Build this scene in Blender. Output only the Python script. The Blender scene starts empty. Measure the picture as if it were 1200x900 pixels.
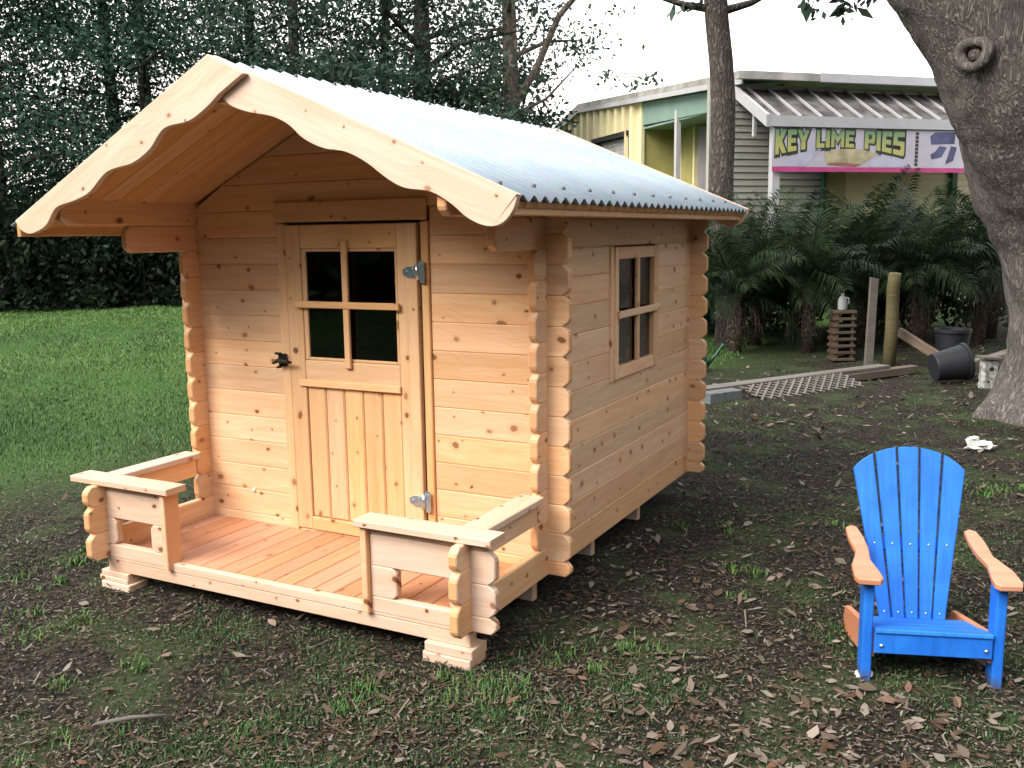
import bpy, math, random
import numpy as np
from mathutils import Matrix, Vector

# ------------------------------------------------------------------ camera, sky, sun, exposure
scene = bpy.context.scene
COL = scene.collection
CAM = Vector((1.541, -3.2106, 1.4551))
cam_data = bpy.data.cameras.new("camera")
cam = bpy.data.objects.new("camera", cam_data)
COL.objects.link(cam)
cam_data.sensor_fit = 'HORIZONTAL'
cam_data.sensor_width = 36.0
cam_data.lens = 36.0 * 1112.0 / 1200.0
cam_data.clip_start = 0.05
cam_data.clip_end = 2000.0
c_r = Vector((0.88564961, 0.46414585, -0.01390717))
c_u = Vector((-0.06061608, 0.14525271, 0.987536))
c_f = Vector((-0.46038078, 0.87376787, -0.1567777))
cam.matrix_world = Matrix(((c_r.x, c_u.x, -c_f.x, CAM.x), (c_r.y, c_u.y, -c_f.y, CAM.y),
                           (c_r.z, c_u.z, -c_f.z, CAM.z), (0, 0, 0, 1)))
scene.camera = cam

SUN_DIR = Vector((-0.36, -0.78, 0.80)).normalized()          # towards the sun
SUN_EL = math.asin(SUN_DIR.z)
SUN_AZ = math.atan2(SUN_DIR.x, SUN_DIR.y)
world = bpy.data.worlds.new("World")
scene.world = world
world.use_nodes = True
wn, wl = world.node_tree.nodes, world.node_tree.links
wn.clear()
w_out = wn.new("ShaderNodeOutputWorld")
w_bg = wn.new("ShaderNodeBackground")
w_sky = wn.new("ShaderNodeTexSky")
w_sky.sky_type = 'NISHITA'
w_sky.sun_disc = False
w_sky.sun_elevation = SUN_EL
w_sky.sun_rotation = SUN_AZ
w_sky.air_density = 1.0
w_sky.dust_density = 3.0
w_sky.ozone_density = 1.0
w_mix = wn.new("ShaderNodeMix")                                # even veil of high cloud over the blue
w_mix.data_type = 'RGBA'
w_mix.inputs[0].default_value = 0.78
w_tc = wn.new("ShaderNodeTexCoord")
w_sep = wn.new("ShaderNodeSeparateXYZ")
w_mr = wn.new("ShaderNodeMapRange")
w_mr.interpolation_type = 'SMOOTHSTEP'
w_mr.inputs[1].default_value = 0.02; w_mr.inputs[2].default_value = 0.32
w_cl = wn.new("ShaderNodeMix"); w_cl.data_type = 'RGBA'           # evening cloud: warmer towards the horizon all round
w_cl.inputs[6].default_value = (9.4, 8.2, 6.9, 1); w_cl.inputs[7].default_value = (8.9, 8.7, 8.9, 1)
wl.new(w_tc.outputs['Generated'], w_sep.inputs[0]); wl.new(w_sep.outputs[2], w_mr.inputs[0])
wl.new(w_mr.outputs[0], w_cl.inputs[0]); wl.new(w_cl.outputs[2], w_mix.inputs[7])
wl.new(w_sky.outputs[0], w_mix.inputs[6])
wl.new(w_mix.outputs[2], w_bg.inputs[0])
w_bg.inputs[1].default_value = 0.10
wl.new(w_bg.outputs[0], w_out.inputs[0])

sun_data = bpy.data.lights.new("sun", 'SUN')
sun_data.energy = 1.5
sun_data.angle = math.radians(35)
sun_data.color = (1.0, 0.91, 0.80)
sun = bpy.data.objects.new("sun", sun_data)
COL.objects.link(sun)
sun.rotation_euler = SUN_DIR.to_track_quat('Z', 'Y').to_euler()

vs = scene.view_settings
vs.view_transform = 'Standard'
vs.look = 'None'
vs.exposure = 1.72
vs.gamma = 1.0
vs.use_curve_mapping = False
scene.render.engine = 'CYCLES'
scene.cycles.use_denoising = True
scene.cycles.max_bounces = 5
scene.cycles.diffuse_bounces = 2
scene.cycles.adaptive_threshold = 0.02
scene.cycles.transparent_max_bounces = 8

rng = np.random.default_rng(7)
random.seed(7)

# ------------------------------------------------------------------ materials
MATS = {}


class NT:
    def __init__(s, name):
        m = bpy.data.materials.new(name)
        m.use_nodes = True
        s.m, s.n, s.l = m, m.node_tree.nodes, m.node_tree.links
        s.n.clear()
        s.out = s.n.new("ShaderNodeOutputMaterial")
        s.b = s.n.new("ShaderNodeBsdfPrincipled")
        s.l.new(s.b.outputs[0], s.out.inputs[0])

    def put(s, inp, v):
        if hasattr(v, "is_linked") or isinstance(v, bpy.types.NodeSocket):
            s.l.new(v, inp)
        elif isinstance(v, (tuple, list)) and len(v) == 3 and inp.type == 'RGBA':
            inp.default_value = (*v, 1)
        else:
            inp.default_value = v

    def math(s, op, a, b=0.0, c=None):
        n = s.n.new("ShaderNodeMath"); n.operation = op
        s.put(n.inputs[0], a); s.put(n.inputs[1], b)
        if c is not None: s.put(n.inputs[2], c)
        return n.outputs[0]

    def mix(s, f, a, b, mode='MIX'):
        n = s.n.new("ShaderNodeMix"); n.data_type = 'RGBA'; n.blend_type = mode
        s.put(n.inputs[0], f); s.put(n.inputs[6], a); s.put(n.inputs[7], b)
        return n.outputs[2]

    def ramp(s, f, lo, hi, interp='SMOOTHSTEP'):
        n = s.n.new("ShaderNodeMapRange"); n.interpolation_type = interp
        s.put(n.inputs[0], f); n.inputs[1].default_value = lo; n.inputs[2].default_value = hi
        return n.outputs[0]

    def coord(s):
        return s.n.new("ShaderNodeTexCoord").outputs['Object']

    def rand(s):
        return s.n.new("ShaderNodeObjectInfo").outputs['Random']

    def sep(s, v):
        n = s.n.new("ShaderNodeSeparateXYZ"); s.l.new(v, n.inputs[0]); return n.outputs

    def comb(s, x, y, z=0.0):
        n = s.n.new("ShaderNodeCombineXYZ")
        for i, v in enumerate((x, y, z)): s.put(n.inputs[i], v)
        return n.outputs[0]

    def noise(s, v, scale, detail=3.0, rough=0.55, dist=0.0):
        n = s.n.new("ShaderNodeTexNoise")
        s.put(n.inputs['Vector'], v); n.inputs['Scale'].default_value = scale
        n.inputs['Detail'].default_value = detail; n.inputs['Roughness'].default_value = rough
        n.inputs['Distortion'].default_value = dist
        return n.outputs

    def voro(s, v, scale, dim='3D', feature='F1'):
        n = s.n.new("ShaderNodeTexVoronoi"); n.voronoi_dimensions = dim; n.feature = feature
        s.put(n.inputs['Vector'], v); n.inputs['Scale'].default_value = scale
        return n.outputs

    def attr(s, name):
        n = s.n.new("ShaderNodeAttribute"); n.attribute_name = name; return n.outputs

    def bump(s, h, strength=0.3, dist=0.01):
        n = s.n.new("ShaderNodeBump"); s.put(n.inputs['Height'], h)
        n.inputs['Strength'].default_value = strength; n.inputs['Distance'].default_value = dist
        s.l.new(n.outputs[0], s.b.inputs['Normal'])

    def fin(s, col, rough=0.6, metal=0.0, spec=None):
        s.put(s.b.inputs['Base Color'], col)
        s.put(s.b.inputs['Roughness'], rough)
        s.b.inputs['Metallic'].default_value = metal
        if spec is not None: s.b.inputs['Specular IOR Level'].default_value = spec
        return s.m


def wood(name, light, dark, knots=0.5, rough=0.6, warm=0.10, knot_col=(0.19, 0.075, 0.03)):
    """planed softwood, grain along local X, knots and a tint of its own for every piece"""
    t = NT(name)
    r = t.rand()
    x, y, z = t.sep(t.coord())
    off = t.math('MULTIPLY', r, 57.0)
    w = t.math('ADD', y, z)
    v = t.comb(t.math('ADD', x, off), t.math('ADD', w, t.math('MULTIPLY', r, 23.0)), y)
    vg = t.comb(t.math('MULTIPLY', t.math('ADD', x, off), 0.9), t.math('MULTIPLY', y, 14.0), t.math('MULTIPLY', t.math('ADD', z, off), 14.0))
    warp = t.noise(v, 2.5, 2.0)[0]
    g1 = t.noise(vg, 2.2, 4.0, 0.6, 0.6)[0]
    vf = t.comb(t.math('MULTIPLY', x, 1.6), t.math('ADD', t.math('MULTIPLY', w, 60.0), t.math('MULTIPLY', warp, 14.0)), off)
    g2 = t.noise(vf, 3.0, 2.0, 0.5)[0]
    base = t.mix(t.ramp(g1, 0.3, 0.72), light, dark)
    base = t.mix(t.math('MULTIPLY', t.ramp(g2, 0.45, 0.75), 0.30), base, tuple(c * 0.72 for c in dark))
    # a broad wandering blush of heartwood
    hw = t.ramp(t.noise(v, 1.3, 2.0)[0], 0.48, 0.72)
    base = t.mix(t.math('MULTIPLY', hw, 0.28), base, (dark[0] * 1.02, dark[1] * 0.84, dark[2] * 0.74))
    # every piece has its own tone
    hs = t.n.new("ShaderNodeHueSaturation")
    hs.inputs['Hue'].default_value = 0.5
    t.put(hs.inputs['Saturation'], t.math('ADD', 0.93, t.math('MULTIPLY', t.math('FRACT', t.math('MULTIPLY', r, 7.3)), 0.2)))
    t.put(hs.inputs['Value'], t.math('ADD', 1.0 - warm, t.math('MULTIPLY', t.math('FRACT', t.math('MULTIPLY', r, 13.7)), warm * 1.5)))
    t.put(hs.inputs['Color'], base)
    base = hs.outputs[0]
    # end grain drinks more light and shows rings
    nx = t.math('ABSOLUTE', t.sep(t.n.new("ShaderNodeTexCoord").outputs['Normal'])[0])
    rings = t.n.new("ShaderNodeTexWave"); rings.wave_type = 'RINGS'; rings.rings_direction = 'X'
    t.put(rings.inputs['Vector'], t.comb(0.0, t.math('ADD', y, t.math('MULTIPLY', r, 0.3)), t.math('SUBTRACT', z, 0.16)))
    rings.inputs['Scale'].default_value = 60.0; rings.inputs['Distortion'].default_value = 1.5
    endc = t.mix(t.math('MULTIPLY', rings.outputs[1], 0.35), (dark[0] * 0.95, dark[1] * 0.86, dark[2] * 0.74), (dark[0] * 0.8, dark[1] * 0.66, dark[2] * 0.5))
    base = t.mix(t.ramp(nx, 0.75, 0.95), base, endc)
    # knots
    kw = t.noise(v, 14.0, 2.0)['Color']
    kx, ky, kz = t.sep(v)
    wx, wy, wz = t.sep(kw)
    vk = t.comb(t.math('ADD', t.math('MULTIPLY', kx, 0.82), t.math('MULTIPLY', wx, 0.030)), t.math('ADD', t.math('MULTIPLY', ky, 1.1), t.math('MULTIPLY', wy, 0.022)))
    kv = t.voro(vk, 8.5, '2D')
    cs = t.sep(kv['Color'])
    has = t.math('GREATER_THAN', cs[0], 1.0 - knots)
    kr = t.math('ADD', 0.036, t.math('MULTIPLY', t.math('POWER', cs[1], 2.0), 0.085))
    nd = t.math('ADD', kv['Distance'], t.math('MULTIPLY', t.math('SUBTRACT', t.noise(v, 60.0, 2.0)[0], 0.5), 0.03))
    core = t.math('MULTIPLY', t.math('SUBTRACT', 1.0, t.ramp(t.math('DIVIDE', nd, kr), 0.7, 1.15)), has)
    halo = t.math('MULTIPLY', t.math('SUBTRACT', 1.0, t.ramp(t.math('DIVIDE', nd, kr), 0.9, 2.6)), has)
    base = t.mix(t.math('MULTIPLY', halo, 0.35), base, (dark[0] * 0.85, dark[1] * 0.66, dark[2] * 0.5))
    base = t.mix(t.math('MULTIPLY', core, t.math('ADD', 0.6, t.math('MULTIPLY', cs[2], 0.4))), base, knot_col)
    t.bump(t.math('SUBTRACT', t.math('MULTIPLY', g2, 0.6), core), 0.12, 0.002)
    return t.fin(base, rough, spec=0.3)


PINE = wood("pine_wood", (0.84, 0.57, 0.35), (0.76, 0.445, 0.25), 0.68, 0.6, 0.15)
PINE_BARE = wood("pale_pine_wood", (0.74, 0.575, 0.46), (0.68, 0.48, 0.355), 0.8, 0.6, 0.08)
PINE_DOOR = wood("door_pine_wood", (0.79, 0.525, 0.305), (0.71, 0.43, 0.22), 0.55, 0.6, 0.12)
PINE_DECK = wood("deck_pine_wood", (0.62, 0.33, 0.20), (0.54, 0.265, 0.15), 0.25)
PINE_END = wood("sawn_pine_wood", (0.72, 0.45, 0.24), (0.62, 0.345, 0.16), 0.4)
TREATED = wood("weathered_wood", (0.17, 0.14, 0.112), (0.115, 0.092, 0.072), 0.3, 0.85, 0.2)
GREY_WOOD = wood("grey_wood", (0.19, 0.178, 0.162), (0.125, 0.118, 0.108), 0.2, 0.85, 0.15)
DARK_WOOD = wood("dark_brown_wood", (0.10, 0.08, 0.062), (0.065, 0.05, 0.038), 0.2, 0.9, 0.2)  # darkest brown of the woods, for the slat stack
MOSSY_WOOD = wood("greenish_wood", (0.135, 0.122, 0.06), (0.09, 0.08, 0.038), 0.2, 0.9, 0.15)
CEDAR = wood("orange_stained_wood", (0.66, 0.325, 0.205), (0.58, 0.25, 0.14), 0.3, 0.5, 0.08)


def plain(name, col, rough=0.5, metal=0.0, var=0.12, scale=8.0, bump=0.0):
    t = NT(name)
    n = t.noise(t.coord(), scale, 4.0)[0]
    c = t.mix(t.ramp(n, 0.3, 0.7), tuple(max(0, x * (1 - var)) for x in col), tuple(min(1, x * (1 + var)) for x in col))
    if bump: t.bump(n, bump, 0.004)
    return t.fin(c, rough, metal)


def blue_paint():
    t = NT("blue_paint")
    n = t.noise(t.coord(), 9.0, 4.0)[0]
    s = t.noise(t.comb(*[t.math('MULTIPLY', q, k) for q, k in zip(t.sep(t.coord()), (60, 60, 5))]), 1.0, 3.0)[0]
    c = t.mix(t.ramp(n, 0.3, 0.7), (0.012, 0.15, 0.66), (0.018, 0.20, 0.76))
    c = t.mix(t.math('MULTIPLY', t.ramp(s, 0.42, 0.7), 0.5), c, (0.012, 0.105, 0.48))
    sc = t.ramp(t.noise(t.coord(), 26.0, 5.0, 0.75)[0], 0.66, 0.72)
    c = t.mix(t.math('MULTIPLY', sc, 0.55), c, (0.10, 0.27, 0.62))
    z = t.sep(t.n.new("ShaderNodeNewGeometry").outputs['Position'])[2]
    mud = t.math('MULTIPLY', t.math('SUBTRACT', 1.0, t.ramp(t.math('ADD', z, t.math('MULTIPLY', n, 0.05)), 0.03, 0.075)), 0.75)
    c = t.mix(mud, c, (0.07, 0.06, 0.05))                 # splashed soil on the feet
    t.bump(s, 0.15, 0.002)
    return t.fin(c, t.math('ADD', 0.38, t.math('MULTIPLY', n, 0.25)))


BLUE = blue_paint()
BLACK_METAL = plain("black_metal", (0.012, 0.012, 0.013), 0.4, 0.3)
ZINC = plain("zinc_plate", (0.55, 0.68, 0.80), 0.28, 0.9, 0.1, 40)
SCREW = plain("screw_rubber", (0.10, 0.10, 0.11), 0.5, 0.4)


def roof_metal():
    t = NT("corrugated_steel")
    n = t.noise(t.coord(), 3.0, 4.0)[0]
    f = t.voro(t.coord(), 45.0)['Color']
    c = t.mix(t.ramp(n, 0.3, 0.7), (0.335, 0.415, 0.485), (0.38, 0.46, 0.53))
    c = t.mix(0.05, c, f)
    return t.fin(c, t.math('ADD', 0.55, t.math('MULTIPLY', n, 0.14)), 0.0, 0.0)


ROOF_METAL = roof_metal()


def glass():
    t = NT("window_glass")
    b = t.b
    b.inputs['Base Color'].default_value = (0.30, 0.33, 0.33, 1)
    b.inputs['Roughness'].default_value = 0.02
    b.inputs['Transmission Weight'].default_value = 1.0
    b.inputs['IOR'].default_value = 1.45
    return t.m


GLASS = glass()


def leafmat(name, a, b, rough=0.55, trans=0.25):
    """foliage: each leaf carries its own tint between two greens"""
    t = NT(name)
    c = t.mix(t.attr("tint")['Fac'], a, b)
    t.put(t.b.inputs['Base Color'], c)
    t.b.inputs['Roughness'].default_value = rough
    t.b.inputs['Specular IOR Level'].default_value = 0.15
    tr = t.n.new("ShaderNodeBsdfTranslucent")
    t.l.new(c, tr.inputs[0])
    mx = t.n.new("ShaderNodeMixShader")
    mx.inputs[0].default_value = trans
    t.l.new(t.b.outputs[0], mx.inputs[1]); t.l.new(tr.outputs[0], mx.inputs[2])
    t.l.new(mx.outputs[0], t.out.inputs[0])
    return t.m


LEAF_DARK = leafmat("evergreen_leaf", (0.016, 0.042, 0.032), (0.066, 0.122, 0.082), 0.8)
LEAF_MID = leafmat("oak_leaf", (0.021, 0.047, 0.036), (0.070, 0.112, 0.074), 0.8)
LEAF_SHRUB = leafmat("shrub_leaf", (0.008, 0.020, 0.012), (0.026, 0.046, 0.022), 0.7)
PALM_LEAF = leafmat("palm_leaf", (0.008, 0.022, 0.009), (0.032, 0.060, 0.023), 0.5)
PALM_DRY = leafmat("dry_palm_leaf", (0.10, 0.085, 0.065), (0.30, 0.255, 0.20), 0.8, 0.1)


def litter_mat():
    t = NT("dry_leaf")
    cr = t.n.new("ShaderNodeValToRGB")
    e = cr.color_ramp.elements
    e[0].position = 0.0; e[0].color = (0.07, 0.042, 0.022, 1)
    e[1].position = 1.0; e[1].color = (0.29, 0.26, 0.21, 1)
    for p, c in ((0.3, (0.08, 0.058, 0.04)), (0.55, (0.15, 0.125, 0.098)), (0.78, (0.20, 0.178, 0.15)), (0.92, (0.13, 0.065, 0.04))):
        k = e.new(p); k.color = (*c, 1)
    t.l.new(t.attr("tint")['Fac'], cr.inputs[0])
    return t.fin(cr.outputs[0], 0.75, spec=0.2)


LITTER = litter_mat()


def grass_mat():
    t = NT("grass_blade")
    cr = t.n.new("ShaderNodeValToRGB")
    e = cr.color_ramp.elements
    e[0].position = 0.0; e[0].color = (0.020, 0.042, 0.016, 1)
    e[1].position = 1.0; e[1].color = (0.20, 0.17, 0.085, 1)
    for p, c in ((0.45, (0.060, 0.140, 0.034)), (0.8, (0.13, 0.23, 0.060)), (0.93, (0.11, 0.15, 0.06))):
        k = e.new(p); k.color = (*c, 1)
    t.l.new(t.attr("tint")['Fac'], cr.inputs[0])
    return t.fin(cr.outputs[0], 0.6, spec=0.25)


GRASS = grass_mat()


def ground_mat():
    t = NT("soil_and_turf")
    co = t.coord()
    x, y, z = t.sep(co)
    n_big = t.noise(co, 0.55, 4.0)[0]
    n_mid = t.noise(co, 2.6, 4.0)[0]
    n_fin = t.noise(co, 38.0, 5.0, 0.7)[0]
    soil = t.mix(t.ramp(n_fin, 0.38, 0.70), (0.011, 0.010, 0.0082), (0.058, 0.052, 0.042))
    soil = t.mix(t.math('MULTIPLY', t.ramp(n_mid, 0.45, 0.7), 0.5), soil, (0.044, 0.038, 0.028))
    ch = t.voro(co, 70.0)
    chip = t.math('MULTIPLY', t.math('LESS_THAN', ch['Distance'], 0.30), t.math('GREATER_THAN', t.sep(ch['Color'])[0], 0.80))
    soil = t.mix(t.math('MULTIPLY', chip, 0.7), soil, (0.15, 0.125, 0.095))
    turf = t.mix(t.ramp(n_fin, 0.3, 0.7), (0.026, 0.065, 0.016), (0.070, 0.140, 0.036))
    turf = t.mix(t.math('MULTIPLY', t.ramp(n_mid, 0.5, 0.75), 0.4), turf, (0.055, 0.085, 0.03))
    g = t.math('ADD', t.math('MULTIPLY', x, -0.95), t.math('MULTIPLY', y, 0.30))
    g = t.math('ADD', g, t.math('MULTIPLY', t.math('SUBTRACT', n_big, 0.5), 3.2))
    lawn = t.ramp(g, 2.0, 5.2)
    patch = t.math('MULTIPLY', t.ramp(n_mid, 0.48, 0.62), 0.34)
    f = t.math('MAXIMUM', lawn, patch)
    t.bump(n_fin, 0.9, 0.02)
    return t.fin(t.mix(f, soil, turf), 0.95, spec=0.1)


GROUND = ground_mat()


def bark_mat(name, a, b, sx=9.0, sz=2.2, strength=0.9):
    t = NT(name)
    x, y, z = t.sep(t.coord())
    wob = t.noise(t.coord(), 3.0, 2.0)[0]
    v = t.comb(t.math('ADD', t.math('MULTIPLY', x, sx), t.math('MULTIPLY', wob, 1.6)), t.math('MULTIPLY', y, sx), t.math('MULTIPLY', z, sz))
    n1 = t.noise(v, 1.5, 3.0, 0.6, 0.8)[0]
    ridge = t.math('SUBTRACT', 1.0, t.math('ABSOLUTE', t.math('MULTIPLY', t.math('SUBTRACT', n1, 0.5), 5.0)))
    n = t.noise(v, 4.0, 5.0, 0.7)[0]
    h = t.math('SUBTRACT', t.math('ADD', 1.0, t.math('MULTIPLY', n, 0.7)), t.math('MULTIPLY', t.math('MAXIMUM', ridge, 0.0), 1.0))
    c = t.mix(t.ramp(h, 0.25, 1.35), a, b)
    c = t.mix(t.math('MULTIPLY', t.ramp(t.noise(t.coord(), 1.6, 3.0)[0], 0.5, 0.75), 0.35), c, tuple(q * 1.15 for q in b))
    t.bump(h, strength, 0.03)
    return t.fin(c, 0.95, spec=0.1)


BARK_OAK = bark_mat("oak_bark", (0.080, 0.072, 0.066), (0.24, 0.22, 0.203), 22.0, 3.6, 0.6)
BARK_PINE = bark_mat("pine_bark", (0.065, 0.056, 0.050), (0.19, 0.168, 0.155), 14.0, 4.0)
BARK_DARK = bark_mat("dark_bark", (0.035, 0.030, 0.026), (0.10, 0.085, 0.075), 6.0, 1.5)
BARK_TAN = bark_mat("tan_bark", (0.075, 0.060, 0.050), (0.20, 0.165, 0.14), 6.0, 1.5)
BARK_PALM = bark_mat("palm_bark", (0.05, 0.04, 0.03), (0.16, 0.13, 0.10), 10.0, 14.0)

# building paints
YELLOW = plain("cream_yellow_panel", (0.74, 0.67, 0.42), 0.5, 0.0, 0.06, 2.0)
OLIVE = plain("olive_yellow_panel", (0.34, 0.32, 0.12), 0.6, 0.0, 0.12, 2.0)
LAP_GREEN = plain("grey_green_siding", (0.34, 0.355, 0.32), 0.7, 0.0, 0.06, 2.0)
LAP_YELLOW = plain("pale_yellow_siding", (0.72, 0.66, 0.40), 0.6, 0.0, 0.05, 2.0)
TEAL = plain("green_fascia", (0.19, 0.29, 0.25), 0.6, 0.0, 0.08, 3.0)
WHITE = plain("white_trim", (0.44, 0.45, 0.47), 0.5, 0.0, 0.05, 5.0)
GREYPURP = plain("grey_shutter", (0.25, 0.235, 0.26), 0.6, 0.0, 0.08, 3.0)
ROOF_OLD = plain("weathered_roof_edge", (0.36, 0.35, 0.33), 0.6, 0.2, 0.3, 2.5)
AWN_METAL = plain("awning_sheet", (0.085, 0.078, 0.074), 0.9, 0.0, 0.6, 4.0)
DARKGREEN = plain("dark_green_post", (0.02, 0.08, 0.04), 0.6)
GARAGE = plain("roller_door", (0.40, 0.41, 0.42), 0.5, 0.2)
VOIDM = plain("dark_opening", (0.02, 0.02, 0.025), 0.8)
BAN_WHITE = plain("banner_vinyl", (0.50, 0.48, 0.56), 0.45, 0.0, 0.10, 1.5)
BAN_PINK = plain("banner_magenta", (0.50, 0.05, 0.22), 0.45)
BAN_DARK = plain("banner_dark_print", (0.025, 0.035, 0.03), 0.5)
BAN_BLUE = plain("banner_indigo_print", (0.06, 0.07, 0.16), 0.5, 0.0, 0.4, 3.0)
BAN_TAN = plain("banner_pie_print", (0.45, 0.40, 0.24), 0.5, 0.0, 0.25, 6.0)
BAN_PALE = plain("banner_pale_print", (0.46, 0.47, 0.60), 0.5, 0.0, 0.12, 3.0)
BAN_RED = plain("banner_crust_print", (0.30, 0.12, 0.07), 0.5)
BLACK_PLASTIC = plain("black_plastic", (0.010, 0.012, 0.017), 0.6)
CONCRETE = plain("grey_concrete", (0.13, 0.145, 0.15), 0.9, 0.0, 0.2, 14.0, 0.3)
WHITE_PLASTIC = plain("white_plastic", (0.75, 0.76, 0.74), 0.5, 0.0, 0.06)
GREEN_PLASTIC = plain("green_plastic", (0.010, 0.065, 0.04), 0.5)


def letter_mat():
    t = NT("lime_letter")
    z = t.sep(t.coord())[2]
    n = t.noise(t.coord(), 7.0, 3.0)[0]
    f = t.ramp(t.math('ADD', z, t.math('MULTIPLY', t.math('SUBTRACT', n, 0.5), 0.25)), 0.06, 0.36)
    return t.fin(t.mix(f, (0.46, 0.45, 0.14), (0.17, 0.31, 0.15)), 0.5)


LETTER = letter_mat()

# ------------------------------------------------------------------ mesh helpers
def fast_mesh(name, V, F, tint=None, smooth=False):
    V = np.asarray(V, np.float32); F = np.asarray(F, np.int32)
    k = F.shape[1]
    me = bpy.data.meshes.new(name)
    me.vertices.add(len(V)); me.vertices.foreach_set("co", V.ravel())
    me.loops.add(F.size); me.loops.foreach_set("vertex_index", F.ravel())
    me.polygons.add(len(F))
    me.polygons.foreach_set("loop_start", np.arange(0, F.size, k, dtype=np.int32))
    if smooth: me.polygons.foreach_set("use_smooth", np.ones(len(F), bool))
    if tint is not None:
        a = me.attributes.new("tint", 'FLOAT', 'FACE')
        a.data.foreach_set("value", np.asarray(tint, np.float32))
    me.update(calc_edges=True)
    return me


class MB:
    def __init__(s):
        s.v, s.f, s.sm = [], [], []

    def add(s, vs, fs, smooth=False):
        b = len(s.v)
        s.v += [tuple(p) for p in vs]
        s.f += [tuple(b + i for i in f) for f in fs]
        s.sm += [smooth] * len(fs)
        return s

    def box(s, x0, x1, y0, y1, z0, z1):
        vs = [(x, y, z) for z in (z0, z1) for y in (y0, y1) for x in (x0, x1)]
        return s.add(vs, [(0, 2, 3, 1), (4, 5, 7, 6), (0, 1, 5, 4), (2, 6, 7, 3), (0, 4, 6, 2), (1, 3, 7, 5)])

    def prism(s, outline, y0, y1, bev=0.003):
        """outline of (x, z) counter-clockwise seen from -y, extruded from y0 to y1, edges eased by bev"""
        pts = [Vector((p[0], p[1])) for p in outline]
        n = len(pts)
        ins = []
        for i in range(n):
            a, b, c = pts[i - 1], pts[i], pts[(i + 1) % n]
            d1, d2 = (b - a).normalized(), (c - b).normalized()
            n1, n2 = Vector((-d1.y, d1.x)), Vector((-d2.y, d2.x))
            m = (n1 + n2)
            k = m.dot(n1)
            ins.append(b + m * (bev / max(k, 0.4)))
        rings = []
        if bev > 0:
            rings = [(ins, y0), (pts, y0 + bev), (pts, y1 - bev), (ins, y1)]
        else:
            rings = [(pts, y0), (pts, y1)]
        vs = [(p.x, y, p.y) for r, y in rings for p in r]
        fs = [tuple(range(n))]
        for k in range(len(rings) - 1):
            for i in range(n):
                j = (i + 1) % n
                fs.append((k * n + i, (k + 1) * n + i, (k + 1) * n + j, k * n + j))
        fs.append(tuple(reversed(range((len(rings) - 1) * n, len(rings) * n))))
        return s.add(vs, fs)

    def tube(s, pts, rad, n=8, cap=True):
        pts = [Vector(p) for p in pts]
        m = len(pts)
        if not hasattr(rad, '__len__'): rad = [rad] * m
        vs = []
        up = Vector((0.13, 0.29, 0.95)).normalized()
        for i, p in enumerate(pts):
            d = (pts[min(i + 1, m - 1)] - pts[max(i - 1, 0)]).normalized()
            a = d.cross(up)
            if a.length < 0.15: a = d.cross(Vector((1, 0, 0)))
            a.normalize(); b = d.cross(a)
            for k in range(n):
                t = 2 * math.pi * k / n
                vs.append(p + (a * math.cos(t) + b * math.sin(t)) * rad[i])
        fs = []
        for i in range(m - 1):
            for k in range(n):
                j = (k + 1) % n
                fs.append((i * n + k, i * n + j, (i + 1) * n + j, (i + 1) * n + k))
        s.add(vs, fs, True)
        if cap:
            b = len(s.v) - m * n
            s.f.append(tuple(b + k for k in reversed(range(n)))); s.sm.append(False)
            s.f.append(tuple(b + (m - 1) * n + k for k in range(n))); s.sm.append(False)
        return s

    def lathe(s, prof, n=20, cx=0, cy=0, smooth=True):
        vs = [(cx + r * math.cos(2 * math.pi * k / n), cy + r * math.sin(2 * math.pi * k / n), z) for r, z in prof for k in range(n)]
        fs = []
        for i in range(len(prof) - 1):
            for k in range(n):
                j = (k + 1) % n
                fs.append((i * n + k, i * n + j, (i + 1) * n + j, (i + 1) * n + k))
        return s.add(vs, fs, smooth)

    def mesh(s, name):
        me = bpy.data.meshes.new(name)
        me.from_pydata(s.v, [], s.f)
        if any(s.sm): me.polygons.foreach_set("use_smooth", s.sm)
        me.update()
        return me


def wm(o):
    m = o.matrix_basis.copy()
    return wm(o.parent) @ o.matrix_parent_inverse @ m if o.parent else m


def attach(o, parent):
    """parent o and leave it where it stands in the world"""
    if parent is not None:
        o.parent = parent
        o.matrix_parent_inverse = wm(parent).inverted()
    return o


def obj(name, data, mat=None, parent=None, loc=(0, 0, 0), rot=(0, 0, 0), M=None):
    if isinstance(data, MB): data = data.mesh(name)
    o = bpy.data.objects.new(name, data)
    COL.objects.link(o)
    if M is not None: o.matrix_basis = M
    else:
        o.location = loc; o.rotation_euler = rot
    if mat is not None and data is not None and len(data.materials) == 0: data.materials.append(mat)
    return attach(o, parent)


def tag(o, label, cat, group=None, kind=None):
    o['label'] = label; o['category'] = cat
    if group: o['group'] = group
    if kind: o['kind'] = kind
    return o


def empty(name, loc=(0, 0, 0), rz=0.0, parent=None):
    o = bpy.data.objects.new(name, None)
    COL.objects.link(o)
    o.location = loc; o.rotation_euler = (0, 0, rz)
    o.empty_display_size = 0.1
    return attach(o, parent)


BOARDS = {}


def board(name, mat, parent, p0, size, rz=0.0, bev=0.003, M=None):
    """a planed board: size = (length x, thickness y, height z); p0 = its lower corner"""
    key = (tuple(round(s, 4) for s in size), bev, mat.name)
    if key not in BOARDS:
        L, T, H = size
        b = MB().prism([(0, 0), (L, 0), (L, H), (0, H)], 0, T, bev)
        BOARDS[key] = b.mesh(name); BOARDS[key].materials.append(mat)
    return obj(name, BOARDS[key], None, parent, p0, (0, 0, rz), M)


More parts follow.
